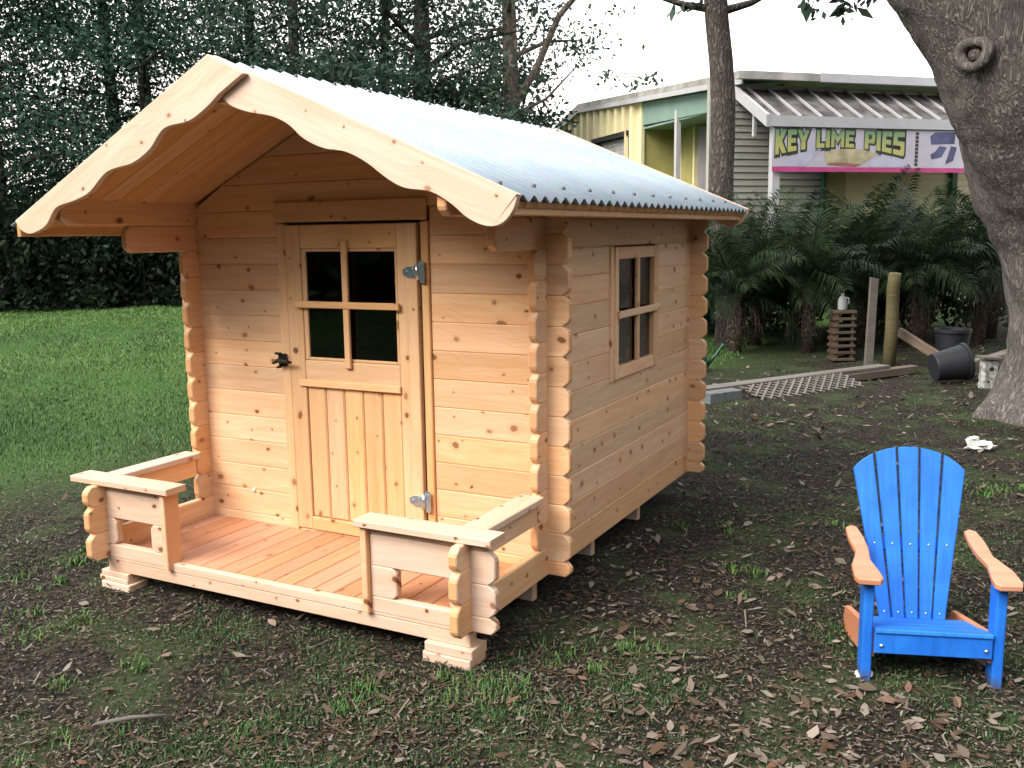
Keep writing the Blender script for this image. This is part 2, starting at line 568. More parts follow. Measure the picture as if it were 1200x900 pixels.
# ------------------------------------------------------------------ ground
def gz(x, y):
    """gentle unevenness; flat under the playhouse"""
    x = np.asarray(x, float); y = np.asarray(y, float)
    w = 0.016 * np.sin(x * 1.7 + 0.6 * y) + 0.013 * np.sin(y * 2.3 - 0.5 * x + 1.1) + 0.008 * np.sin(4.1 * x + 3.3 * y)
    dx = np.maximum(np.maximum(-1.95 - x, x - 1.75), 0); dy = np.maximum(np.maximum(-0.75 - y, y - 2.2), 0)
    return w * np.clip(np.hypot(dx, dy) / 1.2, 0, 1)


def lawn_mask(x, y):
    g = -0.95 * x + 0.30 * y + 0.55 * np.sin(x * 0.9 + 1.3) + 0.5 * np.sin(y * 1.1 + 0.4 * x)
    f = np.clip((g - 1.9) / 3.2, 0, 1)
    return f * f * (3 - 2 * f)


def make_ground():
    n = 190
    u = np.linspace(-1, 1, n)
    ax = np.sinh(u * 5.2) / np.sinh(5.2) * 420
    X, Y = np.meshgrid(ax, ax, indexing='ij')
    Z = gz(X, Y) * np.exp(-(X ** 2 + Y ** 2) / 40.0 ** 2)
    V = np.stack([X, Y, Z], -1).reshape(-1, 3)
    i, j = np.meshgrid(np.arange(n - 1), np.arange(n - 1), indexing='ij')
    a = (i * n + j).ravel()
    F = np.stack([a, a + n, a + n + 1, a + 1], 1)
    o = obj("ground", fast_mesh("ground", V, F, smooth=True), GROUND)
    o['kind'] = 'structure'
    o['label'] = "dark bare soil with patchy turf giving way to lawn"
    o['category'] = 'ground'


make_ground()

RIGHT = Vector((0.8857, 0.4641, 0)).normalized()
FWD = Vector((-0.4641, 0.8857, 0)).normalized()


def spot(lat, depth, z=0.0):
    """ground point so many metres to the side of and away from where the picture was taken"""
    p = Vector((CAM.x, CAM.y, 0)) + RIGHT * lat + FWD * depth
    return Vector((p.x, p.y, z))

# ------------------------------------------------------------------ playhouse
T, LOGH, ZB, PR = 0.034, 0.115, 0.13, 0.092       # log thickness, height, sill height, corner overhang
WX, LY, PY = 1.795, 1.823, 0.60                    # width, depth, porch depth
XC = -WX / 2
RZ, SR, SL = 2.06, 0.43, 0.465                     # ridge height and the two roof slopes


def roof_z(x):
    return RZ - (SR * (x - XC) if x > XC else SL * (XC - x))


house = empty("playhouse", (XC, 0.6, 0))
tag(house, "small natural pine log playhouse with corrugated metal roof and railed porch", "playhouse")
front_wall = empty("front_wall", (XC, 0, 0), 0, house)
right_wall = empty("side_wall", (0, 0.9, 0), 0, house)
left_wall = empty("side_wall", (-WX, 0.9, 0), 0, house)
back_wall = empty("back_wall", (XC, LY, 0), 0, house)
front_wall['label'] = "front wall of stacked pine logs around the door"
right_wall['label'] = "side wall of stacked pine logs with a small window"

LOGS = {}


def log_mesh(L, H, cl, cr, mat):
    """one wall log: octagonal overhanging ends where chamfered, eased joint edges"""
    key = (round(L, 3), round(H, 3), cl, cr, mat.name)
    if key in LOGS: return LOGS[key]
    def end(x, s, k):                                  # s = +1 right end, -1 left end, bottom to top
        c, e = min(0.027 if k is True else k, H * 0.34), 0.005
        return [(x - s * c, 0), (x - s * e, c * 0.66), (x, c * 1.1), (x, H - c * 1.1), (x - s * e, H - c * 0.66), (x - s * c, H)]
    o = []
    o += end(L, 1, cr) if cr else [(L, 0), (L, H)]
    o += list(reversed(end(0, -1, cl))) if cl else [(0, H), (0, 0)]
    me = MB().prism(o, 0, T, 0.0042).mesh("log")
    me.materials.append(mat)
    LOGS[key] = me
    return me


def xlog(parent, x0, x1, z0, z1, cl=True, cr=True, y=0.0, mat=PINE):
    return obj("log", log_mesh(x1 - x0, z1 - z0, cl, cr, mat), None, parent, (x0, y, z0))


def ylog(parent, y0, y1, z0, z1, cl=True, cr=True, x=0.0, mat=PINE):
    return obj("log", log_mesh(y1 - y0, z1 - z0, cl, cr, mat), None, parent, (x, y0, z0), (0, 0, math.pi / 2))


def poly_log(parent, outline, y, name="log", mat=PINE, t=T, bev=0.0042):
    x0 = outline[0][0]; z0 = outline[0][1]
    return obj(name, MB().prism([(p[0] - x0, p[1] - z0) for p in outline], 0, t, bev), mat, parent, (x0, y, z0))


DX0, DX1 = -1.262, -0.512                           # door opening
zf = [ZB] + [ZB + LOGH * (k + 0.5) for k in range(13)]
for parent, y, door_gap in ((front_wall, 0.0, True), (back_wall, LY - T, False)):
    for a, b in zip(zf[:-1], zf[1:]):
        if b > 1.6: continue
        over = PR if b < 1.58 else 0
        if door_gap and b < 1.57:
            xlog(parent, -WX - over, DX0, a, b, True, False, y)
            xlog(parent, DX1, over, a, b, False, True, y)
        else:
            xlog(parent, -WX - over, over, a, b, True, True, y)
    z = zf[-1]
    while z < 1.97:                                 # gable logs cut to the roof slope
        def lim(zz, s):
            g = RZ - 0.052 - zz
            return XC + g / SR if s > 0 else XC - g / SL
        zt = min(z + LOGH, 2.0)
        x_lo, x_hi = max(lim(z, -1), -WX), min(lim(z, 1), 0)
        poly_log(parent, [(x_lo, z), (x_hi, z), (min(lim(zt, 1), x_hi), zt), (max(lim(zt, -1), x_lo), zt)], y)
        z = zt

zs = [ZB + LOGH * j for j in range(14)]
WY0, WY1 = 0.665, 1.225                             # window opening in the sunny side wall
for parent, x, has_win in ((right_wall, 0.0, True), (left_wall, -WX + T, False)):
    for j in range(13):
        a, b = zs[j], zs[j + 1]
        y_end = LY + PR
        if j == 0: y_start = -PY - PR
        elif j == 11: y_start = -0.395
        elif j == 12: y_start, y_end = -0.70, LY + 0.16
        else: y_start = -PR
        if j == 12: b = 1.622
        if has_win and 6 <= j <= 10:
            ylog(parent, y_start, WY0, a, b, True, False, x)
            ylog(parent, WY1, y_end, a, b, False, True, x)
        else:
            ylog(parent, y_start, y_end, a, b, True, True, x)

# porch floor, front beam, joists
floor = empty("porch_floor", (XC, -0.3, 0.15), 0, house)
nb = 18
bw = (WX - 2 * T) / nb
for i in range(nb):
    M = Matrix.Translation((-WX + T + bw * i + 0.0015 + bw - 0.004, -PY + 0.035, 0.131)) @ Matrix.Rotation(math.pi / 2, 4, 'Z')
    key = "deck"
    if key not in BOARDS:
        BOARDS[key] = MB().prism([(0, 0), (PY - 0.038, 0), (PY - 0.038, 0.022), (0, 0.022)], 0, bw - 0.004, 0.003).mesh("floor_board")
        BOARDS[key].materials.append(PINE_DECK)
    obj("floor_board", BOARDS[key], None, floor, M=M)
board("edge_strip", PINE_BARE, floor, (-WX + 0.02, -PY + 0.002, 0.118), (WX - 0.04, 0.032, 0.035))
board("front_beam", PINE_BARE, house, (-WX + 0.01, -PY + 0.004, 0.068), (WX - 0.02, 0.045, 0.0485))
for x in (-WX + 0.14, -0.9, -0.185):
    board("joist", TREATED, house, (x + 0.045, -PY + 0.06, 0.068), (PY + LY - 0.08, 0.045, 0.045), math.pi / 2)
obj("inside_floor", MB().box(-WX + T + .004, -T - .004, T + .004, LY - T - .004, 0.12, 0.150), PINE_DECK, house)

# railings
for (rx0, rx1, post_x, s0, s1, cap0, cap1, lab, left) in (
        (-WX - PR, -1.425, -1.425, -1.712, -1.512, -1.925, -1.362, "porch railing with a step gap beside it", True),
        (-0.412, PR, -0.438, -0.302, -0.088, -0.452, 0.098, "porch railing under the hinge side of the door", False)):
    rail = empty("porch_railing", ((rx0 + rx1) / 2, -PY, ZB), 0, house)
    cl, cr = left, not left
    y = -PY
    xlog(rail, rx0, rx1, ZB, zf[1], cl, cr, y, PINE_BARE if not left else PINE_BARE)
    xlog(rail, rx0, s0, zf[1], zf[2], True if left else False, 0.017, y, PINE_BARE)
    xlog(rail, s1, rx1, zf[1], zf[2], 0.017, False if left else True, y, PINE_BARE)
    xlog(rail, rx0, rx1, zf[2], zf[3], cl, cr, y, PINE_BARE)
    board("top_strip", PINE_BARE, rail, (rx0 + 0.04 if left else rx0, y + 0.003, zf[3] + 0.001), (rx1 - rx0 - 0.04, T - 0.006, 0.028))
    board("post", PINE, rail, (post_x, y - 0.022, ZB - 0.002), (0.026, 0.078, 0.319))
    board("cap_board", PINE_BARE, rail, (cap0, y - 0.040, 0.4485), (cap1 - cap0, 0.105, 0.026))
    xs = -WX + T if left else 0.0
    ylog(rail, -PY - PR, -0.505, zs[1], zs[2], True, True, xs)
    ylog(rail, -PY - PR, -PR - 0.002, zs[2], 0.4475, True, False, xs)
    board("side_cap_board", PINE_BARE, rail, (xs + 0.030, -PY + 0.066, 0.449), (PY - 0.066 - 0.098, 0.100 if not left else 0.095, 0.025), math.pi / 2)

# door
door = empty("door", (-0.9, 0, 0.15), 0, house)
YD = -0.020                                          # face of the door
frame = empty("door_frame", (-0.9, 0, 0.15), 0, house)


def vboard(name, mat, parent, x0, x1, z0, z1, y, t, bev=0.003):
    """upright board, grain vertical"""
    key = ("v", round(x1 - x0, 4), round(z1 - z0, 4), t, bev, mat.name)
    if key not in BOARDS:
        BOARDS[key] = MB().prism([(0, 0), (z1 - z0, 0), (z1 - z0, x1 - x0), (0, x1 - x0)], 0, t, bev).mesh(name)
        BOARDS[key].materials.append(mat)
    # local x (grain) up, local z across to -x
    M = Matrix(((0, 0, -1, x1), (0, 1, 0, y), (1, 0, 0, z0), (0, 0, 0, 1)))
    return obj(name, BOARDS[key], None, parent, M=M)


vboard("jamb", PINE_DOOR, frame, -1.284, -1.236, 0.152, 1.509, -0.016, 0.05)
vboard("jamb", PINE_DOOR, frame, -0.547, -0.512, 0.152, 1.509, -0.012, 0.046)
board("head_board", PINE_DOOR, frame, (-1.292, -0.0145, 1.514), (0.776, 0.014, 0.086))
board("threshold", PINE_DOOR, frame, (-1.23, -0.012, 0.151), (0.68, 0.044, 0.012))
vboard("stile", PINE_DOOR, door, -1.2335, -1.152, 0.166, 1.502, YD, 0.030)
vboard("stile", PINE_DOOR, door, -0.656, -0.562, 0.166, 1.502, YD, 0.030)
board("top_rail", PINE_DOOR, door, (-1.151, YD + 0.001, 1.404), (0.494, 0.028, 0.098))
board("middle_rail", PINE_DOOR, door, (-1.151, YD + 0.001, 0.828), (0.494, 0.028, 0.098))
board("bottom_rail", PINE_DOOR, door, (-1.151, YD - 0.004, 0.166), (0.494, 0.028, 0.058))
board("ledge_strip", PINE_DOOR, door, (-1.182, YD - 0.012, 0.812), (0.530, 0.0118, 0.030))
for i in range(5):
    w = 0.494 / 5
    vboard("panel_board", PINE_DOOR, door, -1.151 + w * i + .0015, -1.151 + w * (i + 1) - .0015, 0.2255, 0.8265, YD + 0.006, 0.018, 0.006)
for (x0, x1) in ((-1.151, -1.128), (-0.6715, -0.657)):
    vboard("glazing_bead", PINE_DOOR, door, x0, x1, 0.928, 1.402, YD + 0.004, 0.02)
board("glazing_bead", PINE_DOOR, door, (-1.127, YD + 0.004, 0.9265), (0.455, 0.02, 0.013))
board("glazing_bead", PINE_DOOR, door, (-1.127, YD + 0.004, 1.390), (0.455, 0.02, 0.013))
for (x0, x1) in ((-1.131, -0.912), (-0.911, -0.668)):
    for (z0, z1) in ((0.936, 1.167), (1.168, 1.394)):
        board("pane", GLASS, door, (x0, YD + 0.012, z0), (x1 - x0, 0.004, z1 - z0), 0, 0.0)
vboard("muntin", PINE_DOOR, door, -0.926, -0.897, 0.902, 1.437, YD - 0.016, 0.016)
board("muntin", PINE_DOOR, door, (-1.176, YD - 0.0225, 1.154), (0.535, 0.016, 0.028))
# black lever latch
h = MB()
h.prism([(-0.022, -0.028), (0.022, -0.028), (0.026, 0.0), (0.022, 0.028), (-0.022, 0.028), (-0.026, 0.0)], -0.008, 0.0, 0.002)
h.tube([(0, -0.008, 0), (0, -0.04, 0)], 0.009, 10)
h.tube([(-0.004, -0.038, 0.001), (0.03, -0.042, 0.002), (0.075, -0.038, -0.004)], [0.009, 0.008, 0.006], 8)
h.tube([(0.004, -0.034, 0.0), (-0.032, -0.034, -0.012)], [0.008, 0.006], 8)
h.tube([(-0.004, -0.008, 0.026), (-0.030, -0.020, 0.030)], [0.007, 0.005], 8)
h.tube([(-0.004, -0.008, -0.026), (-0.026, -0.016, -0.034)], [0.007, 0.005], 8)
o = obj("handle", h, BLACK_METAL, door, (-1.272, YD, 0.921)); o['label'] = "black metal lever latch"
obj("latch_hole", MB().tube([(0, 0.0, 0), (0, -0.004, 0)], 0.013, 14), plain("brown_plug", (0.16, 0.08, 0.03), 0.7), door, (-1.200, YD + 0.001, 0.966))
for z in (1.308, 0.365):
    g = MB()
    g.box(0.030, 0.052, -0.010, -0.006, -0.042, 0.046)      # leaf on the jamb
    g.tube([(0.022, -0.013, -0.030), (0.022, -0.013, 0.034)], 0.0085, 10)
    g.prism([(-0.052, -0.010), (-0.030, -0.022), (0.016, -0.022), (0.016, 0.022), (-0.030, 0.022), (-0.052, 0.010)], -0.0075, -0.0015, 0.001)
    g.tube([(-0.034, -0.007, 0), (-0.034, -0.013, 0)], 0.007, 8)
    g.tube([(-0.006, -0.007, 0.010), (-0.006, -0.012, 0.010)], 0.006, 8)
    g.tube([(0.042, -0.009, 0.03), (0.042, -0.013, 0.03)], 0.006, 8)
    o = obj("hinge", g, ZINC, door, (-0.574, YD, z)); o['label'] = "bright zinc strap hinge"
obj("door_stop_cap", MB().lathe([(0.0, 0.010), (0.006, 0.009), (0.010, 0.004), (0.010, 0.0)], 10), WHITE_PLASTIC, house,
    (-1.505, -0.0005, 0.300), (math.pi / 2, 0, 0))

# window in the side wall
win = empty("window", (0, 0.95, 0.8), 0, house)


def sboard(name, mat, parent, y0, y1, z0, z1, x_out, t, upright=False, bev=0.003):
    """board on the side wall: its face at x_out looking +x"""
    L, H = (z1 - z0, y1 - y0) if upright else (y1 - y0, z1 - z0)
    key = ("s", round(L, 4), round(H, 4), t, bev, mat.name)
    if key not in BOARDS:
        BOARDS[key] = MB().prism([(0, 0), (L, 0), (L, H), (0, H)], 0, t, bev).mesh(name)
        BOARDS[key].materials.append(mat)
    if upright: M = Matrix(((0, -1, 0, x_out), (0, 0, -1, y1), (1, 0, 0, z0), (0, 0, 0, 1)))
    else: M = Matrix(((0, -1, 0, x_out), (1, 0, 0, y0), (0, 0, 1, z0), (0, 0, 0, 1)))
    return obj(name, BOARDS[key], None, parent, M=M)


sboard("casing", PINE, win, 0.628, 0.664, 0.802, 1.394, 0.010, 0.030, True)
sboard("frame_side", PINE, win, 0.6655, 0.706, 0.806, 1.390, 0.016, 0.040, True)
sboard("frame_side", PINE, win, 1.168, 1.236, 0.806, 1.390, 0.016, 0.040, True)
sboard("frame_top", PINE, win, 0.7065, 1.1675, 1.336, 1.389, 0.016, 0.040)
sboard("frame_bottom", PINE, win, 0.7065, 1.1675, 0.807, 0.862, 0.016, 0.040)
sboard("muntin", PINE, win, 0.943, 0.978, 0.8625, 1.3355, 0.014, 0.016, True)
sboard("muntin", PINE, win, 0.682, 1.212, 1.079, 1.110, 0.032, 0.0155)
for (y0, y1) in ((0.702, 0.960), (0.961, 1.172)):
    for (z0, z1) in ((0.858, 1.094), (1.095, 1.340)):
        sboard("pane", GLASS, win, y0, y1, z0, z1, -0.006, 0.004, False, 0.0)

# roof
roof = empty("roof", (XC, 0.6, 1.6), 0, house)
YF, YB = -0.720, 2.02
CB = {}
for side in (1, -1):
    S = SR if side > 0 else SL
    run = 1.115
    ang = math.atan(S)
    Ls = run / math.cos(ang)
    # boards laid up the slope: the ceiling seen over the porch
    n = 28
    bwid = (YB - YF - 0.03) / n
    me = MB().prism([(0, 0), (Ls, 0), (Ls, 0.018), (0, 0.018)], 0, bwid - 0.002, 0.004).mesh("ceiling_board")
    me.materials.append(PINE_END)
    for i in range(n):
        y = YF + 0.015 + i * bwid
        if side > 0:
            M = Matrix.Translation((XC + .003, y, RZ - 0.049)) @ Matrix.Rotation(ang, 4, 'Y')
        else:
            M = Matrix.Translation((XC - .003, y + bwid - 0.002, RZ - 0.049)) @ Matrix.Rotation(math.pi, 4, 'Z') @ Matrix.Rotation(ang, 4, 'Y')
        obj("ceiling_board", me, None, roof, M=M)
    # corrugated sheet
    pitch, amp = 0.076, 0.0100
    ny = int((YB - YF) / pitch * 10)
    ys = np.linspace(YF + 0.001, YB - 0.001, ny)
    rows = []
    for d in (0.0, 0.35, 0.7, run + 0.028):
        sag = 0.0
        xx = XC + side * d
        zz = RZ - S * d - 0.0105 + amp * np.sin(2 * np.pi * ys / pitch) + sag
        rows.append(np.stack([np.full(ny, xx), ys, zz], 1))
    V = np.concatenate(rows)
    F = []
    for k in range(3):
        a = k * ny + np.arange(ny - 1)
        F.append(np.stack([a, a + ny, a + ny + 1, a + 1], 1) if side > 0 else np.stack([a, a + 1, a + ny + 1, a + ny], 1))
    sh = obj("roof_sheet", fast_mesh("roof_sheet", V, np.concatenate(F), smooth=True), ROOF_METAL, roof)
    sh['label'] = "pale galvanised corrugated roof sheet"
    so = sh.modifiers.new("thick", 'SOLIDIFY'); so.thickness = 0.0018
    # screws with rubber washers, on the crests
    sm = MB().lathe([(0.009, 0.0), (0.0085, 0.003), (0.006, 0.004), (0.0055, 0.008), (0.0, 0.009)], 8).mesh("screw")
    sm.materials.append(SCREW)
    for d, step, off in ((0.055, 3, 1), (run - 0.05, 3, 0)):
        for k in range(off, int((YB - YF) / pitch) + 1, step):
            y = (math.floor(YF / pitch) + k + 1) * pitch + pitch * 0.25
            if y < YF + 0.03 or y > YB - 0.03: continue
            obj("screw", sm, None, roof, (XC + side * d, y, RZ - S * d - 0.0105 + amp + 0.0005), (0, side * ang, 0))
    # eave fascia
    fx = XC + side * (run - 0.004)
    board("fascia", PINE_END, roof, (fx if side > 0 else fx - 0.022 + 0.044, YF + 0.003, RZ - S * run - 0.0105 - 0.062), (YB - YF - 0.006, 0.022, 0.048), math.pi / 2)
# ridge beam
board("ridge_beam", PINE_BARE, roof, (XC + 0.022, YF + 0.02, RZ - 0.150), (YB - YF - 0.04, 0.044, 0.072), math.pi / 2)


def smooth_curve(pts, n=5):
    out = []
    P = [Vector(p) for p in pts]
    for i in range(len(P) - 1):
        a, b, c, d = P[max(i - 1, 0)], P[i], P[i + 1], P[min(i + 2, len(P) - 1)]
        for k in range(n):
            t = k / n
            out.append(0.5 * ((2 * b) + (c - a) * t + (2 * a - 5 * b + 4 * c - d) * t * t + (3 * b - a - 3 * c + d) * t ** 3))
    out.append(P[-1])
    return [(p.x, p.y) for p in out]


right_curve = [(-0.868, 1.925), (-0.824, 1.891), (-0.749, 1.866), (-0.655, 1.847), (-0.583, 1.815), (-0.524, 1.768), (-0.444, 1.733), (-0.356, 1.717),
               (-0.280, 1.682), (-0.197, 1.626), (-0.133, 1.597), (-0.043, 1.583), (0.027, 1.547), (0.086, 1.502), (0.150, 1.477), (0.203, 1.484), (0.240, 1.522), (0.256, 1.567)]
left_curve = [(-1.974, 1.532), (-1.950, 1.500), (-1.905, 1.480), (-1.860, 1.484), (-1.790, 1.510), (-1.723, 1.575), (-1.614, 1.600), (-1.527, 1.629), (-1.425, 1.698), (-1.292, 1.723),
              (-1.199, 1.766), (-1.119, 1.834), (-0.998, 1.852), (-0.913, 1.891), (-0.858, 1.928)]


def bargeboard(pts, y, t, mat, ang):
    """scalloped board; local x runs along the slope so the grain does too"""
    x0, z0 = pts[0]
    ca, sa = math.cos(-ang), math.sin(-ang)
    loc = [((px - x0) * ca - (pz - z0) * sa, (px - x0) * sa + (pz - z0) * ca) for px, pz in pts]
    M = Matrix.Translation((x0, y, z0)) @ Matrix.Rotation(-ang, 4, 'Y')
    return obj("bargeboard", MB().prism(loc, 0, t, 0.002), mat, roof, M=M)


for yb, ttl in ((YF, "front"), (YB, "back")):
    f = ttl == "front"
    rc = smooth_curve(right_curve)
    ra = [(XC + 0.004, RZ - 0.110)] + rc[2:] + [(0.257, roof_z(0.257) + 0.003), (XC + 0.004, RZ + 0.003)]
    bargeboard(ra, yb - (0.0 if f else 0.02), 0.024, PINE_BARE, -math.atan(SR))
    lc = smooth_curve(left_curve)
    la = lc + [(-0.740, 1.988), (XC, RZ + 0.003)]
    if not f: la = [p for p in la if p[0] < XC - 0.004] + [(XC - 0.004, RZ - 0.11), (XC - 0.004, RZ + 0.003)]
    bargeboard(la, yb - (0.0255 if f else 0.02), 0.025 if f else 0.024, PINE_BARE, math.atan(SL))

# lumber packed under the floor
def block_stack(label, x, y, layers, rz=0.0):
    root = empty("support_blocks", (x, y, 0), rz)
    for (dx, dy, L, W, z0, z1) in layers:
        board("lumber_offcut", PINE_BARE, root, (0, 0, 0), (L, W, z1 - z0)).location = (dx, dy, z0)
    for ch in root.children:
        ch.matrix_parent_inverse.identity()
    return tag(root, label, "wood block", "lumber packed under the playhouse floor")


block_stack("two pine offcuts stacked under the porch corner below the hinge side railing", -0.188, -0.622,
            [(0, 0, 0.19, 0.11, -0.012, 0.033), (0.006, 0.004, 0.19, 0.105, 0.034, 0.0675)])
block_stack("thin pine offcuts wedged under the porch corner by the lawn", -1.825, -0.612,
            [(0.02, -0.01, 0.17, 0.10, -0.012, 0.026), (0, 0, 0.17, 0.11, 0.027, 0.046), (0.004, 0.006, 0.165, 0.10, 0.047, 0.0675)], -0.02)
for i, (y, lab) in enumerate(((0.02, "short pine prop under the front corner post logs"), (0.62, "short pine prop under the side wall before the window"), (1.22, "short pine prop under the side wall behind the window"))):
    block_stack(lab, -0.235, y, [(0, 0, 0.155, 0.038, -0.012, 0.0675)])

# ------------------------------------------------------------------ child's slatted garden chair
chair = empty("garden_chair", (1.372, -0.012, 0), math.radians(18))
tag(chair, "small blue slat-back garden chair with orange wooden arms on the leafy ground", "chair")


def cpart(name, mb, mat, loc=(0, 0, 0), rot=(0, 0, 0)):
    o = obj(name, mb, mat)
    o.parent = chair
    o.location = loc; o.rotation_euler = rot
    return o


for s in (-1, 1):
    g = MB().prism([(-0.016, 0.0), (0.016, 0.0), (0.016, 0.334), (-0.016, 0.334)], -0.035, 0.035, 0.004)
    cpart("front_leg", g, BLUE, (s * 0.199, -0.010, -0.004 if s < 0 else -0.008))
    # rear runner: from the apron down and back to the ground
    run = [(-0.030, 0.085), (0.08, 0.050), (0.33, 0.000), (0.385, 0.004), (0.415, 0.040), (0.385, 0.092), (0.30, 0.110), (0.05, 0.165), (-0.030, 0.178)]
    b = MB().prism(run, -0.011, 0.011, 0.003)
    o = cpart("runner", b, CEDAR, (s * 0.183, 0.0, -0.006), (0, 0, math.pi / 2))
    o['label'] = "orange wooden runner"
    # arm: wide rounded front, waisted back
    m = -s
    arm = [(-0.034, -0.085), (0.030, -0.088), (0.042, -0.070), (0.040, -0.030), (0.026, 0.060), (0.018, 0.150), (0.018, 0.230), (0.010, 0.315), (-0.010, 0.330), (-0.030, 0.312), (-0.034, 0.230), (-0.028, 0.120), (-0.040, 0.02), (-0.044, -0.060)]
    pts = [(p[0] * m + (0.018 * m if p[1] > 0.1 else 0), -p[1]) for p in arm]
    if m > 0: pts = list(reversed(pts))
    g = MB().prism([(x, z) for x, z in pts], 0, 0.022, 0.004)
    o = cpart("armrest", g, CEDAR, (s * 0.206, 0.0, 0.350), (math.pi / 2 + math.radians(7), 0, 0))
    o['label'] = "orange wooden armrest"
    for zb in (0.135,):
        cpart("bolt", MB().lathe([(0.007, 0), (0.0065, 0.003), (0.0, 0.005)], 8), ZINC, (s * 0.158, -0.0555, 0.128), (math.pi / 2, 0, 0))
kq = cpart("wood_knot", MB().lathe([(0.011, 0.0), (0.010, 0.0015), (0.0, 0.002)], 10), plain("dark_knot", (0.06, 0.03, 0.02), 0.7), (-0.203, -0.048, 0.3565))
kq.scale = (1.3, 0.7, 1)
# apron and seat slats
cpart("apron", MB().prism([(-0.178, 0.10), (0.178, 0.10), (0.178, 0.172), (-0.178, 0.172)], -0.055, -0.033, 0.004), BLUE)
for i in range(4):
    y0 = -0.058 + i * 0.074
    zt = 0.186 - i * 0.019
    cpart("seat_slat", MB().prism([(-0.178, -0.016), (0.178, -0.016), (0.178, 0.0), (-0.178, 0.0)], 0.0, 0.068, 0.004), BLUE, (0, y0, zt), (-math.radians(14), 0, 0))
# fan of five back slats
tilt = math.radians(17)
for i in range(5):
    u = i - 2
    a0, a1 = u * 0.0425 - 0.0185, u * 0.0425 + 0.0185
    b0, b1 = u * 0.0770 - 0.0338, u * 0.0770 + 0.0338
    H0 = 0.56

    def top(x): return 0.478 + math.sqrt(max(0.0, 1 - (x / 0.212) ** 2)) * 0.150
    out = [(a0, 0.0), (a1, 0.0), (b1 * 1.0, top(b1) if i < 4 else top(b1))]
    out += [(b1 + (b0 - b1) * k / 4, top(b1 + (b0 - b1) * k / 4)) for k in range(1, 4)]
    out += [(b0, top(b0))]
    cpart("back_slat", MB().prism(out, 0, 0.016, 0.003), BLUE, (0, 0.212, 0.085), (-tilt, 0, 0))
screw_m = MB().lathe([(0.0042, 0), (0.004, 0.0012), (0.0, 0.002)], 8).mesh("screw"); screw_m.materials.append(ZINC)
for i in range(5):
    for zz in (0.05, 0.285):
        xx = (i - 2) * (0.0425 + 0.0345 * zz / 0.56)
        o = cpart("screw", screw_m, None, (xx, 0.212 + math.sin(tilt) * zz, 0.085 + math.cos(tilt) * zz), (math.pi / 2 - tilt, 0, 0))
for zz, w in ((0.03, 0.09), (0.285, 0.125)):
    cpart("back_brace", MB().prism([(-w, -0.022), (w, -0.022), (w, 0.022), (-w, 0.022)], 0.0165, 0.034, 0.003), BLUE,
          (0, 0.212 + math.sin(tilt) * zz, 0.085 + math.cos(tilt) * zz), (-tilt, 0, 0))
cpart("arm_support", MB().prism([(-0.10, -0.02), (0.10, -0.02), (0.10, 0.02), (-0.10, 0.02)], 0.0, 0.02, 0.003), BLUE, (0, 0.325, 0.338))
tag(obj("foot_cap", MB().lathe([(0.030, 0.0), (0.031, 0.004), (0.024, 0.008), (0.0, 0.009)], 14), WHITE_PLASTIC, None, (1.186, -0.078, 0.004), (0.1, -0.15, 0)),
    "round pale cap lying by the foot of the blue chair", "cap")

# ------------------------------------------------------------------ commercial building beyond the yard
BO, BANG = Vector((-2.63, 13.07, 0)), math.radians(45)
bld = empty("shop_building", BO, BANG)
tag(bld, "low metal shop building with cream ribbed gable and lean-to awning over a porch", "building")


def bpart(name, mb, mat, kind=None, parent=None):
    o = obj(name, mb, mat)
    o.parent = parent or bld
    if kind: o['kind'] = kind
    return o


# cream ribbed gable wall (plane x = 0, running back along y), opening for the roller door
def gable_top(y):
    return 3.93 + (4.34 - 3.93) * y / 7.09 - 0.08 if y < 7.09 else 4.34 - 0.08 - 0.21 * (y - 7.09)


g = MB()
pitch = 0.40
y = 3.92
prof = []
while y < 9.6:
    for dy, dx in ((0, 0), (0.21, 0), (0.23, -0.11), (0.38, -0.11)):
        prof.append((y + dy, dx))
    y += pitch
for (ya, xa), (yb, xb) in zip(prof[:-1], prof[1:]):
    for z0f, z1f in (((0, 0), (3.02, 3.02)), ((3.56, 3.56), None)) if 4.55 <= ya < 6.45 else (((0, 0), None),):
        za, zb_ = z0f
        ta, tb = z1f if z1f else (gable_top(ya), gable_top(yb))
        g.add([(xa, ya, za), (xb, yb, zb_), (xb, yb, tb), (xa, ya, ta)], [(0, 3, 2, 1)])
bpart("ribbed_wall", g, YELLOW, 'stuff')
g = MB()
for i in range(6):
    z0 = 3.02 + i * 0.09
    g.box(0.10, 0.13, 4.5, 6.5, z0, z0 + 0.082)
bpart("roller_door", g, GARAGE, 'stuff')
bpart("door_header", MB().box(-0.07, 0.14, 4.50, 6.50, 3.47, 3.57), VOIDM)
for y0 in (4.50, 6.45): bpart("door_jamb", MB().box(-0.02, 0.14, y0, y0 + 0.05, 0, 3.47), VOIDM)
bpart("corner_trim", MB().box(-0.05, 0.02, 3.82, 3.92, 0, 4.07), YELLOW)
bpart("return_wall", MB().box(0.0, 0.8, 3.86, 3.92, 0, 3.9), OLIVE)
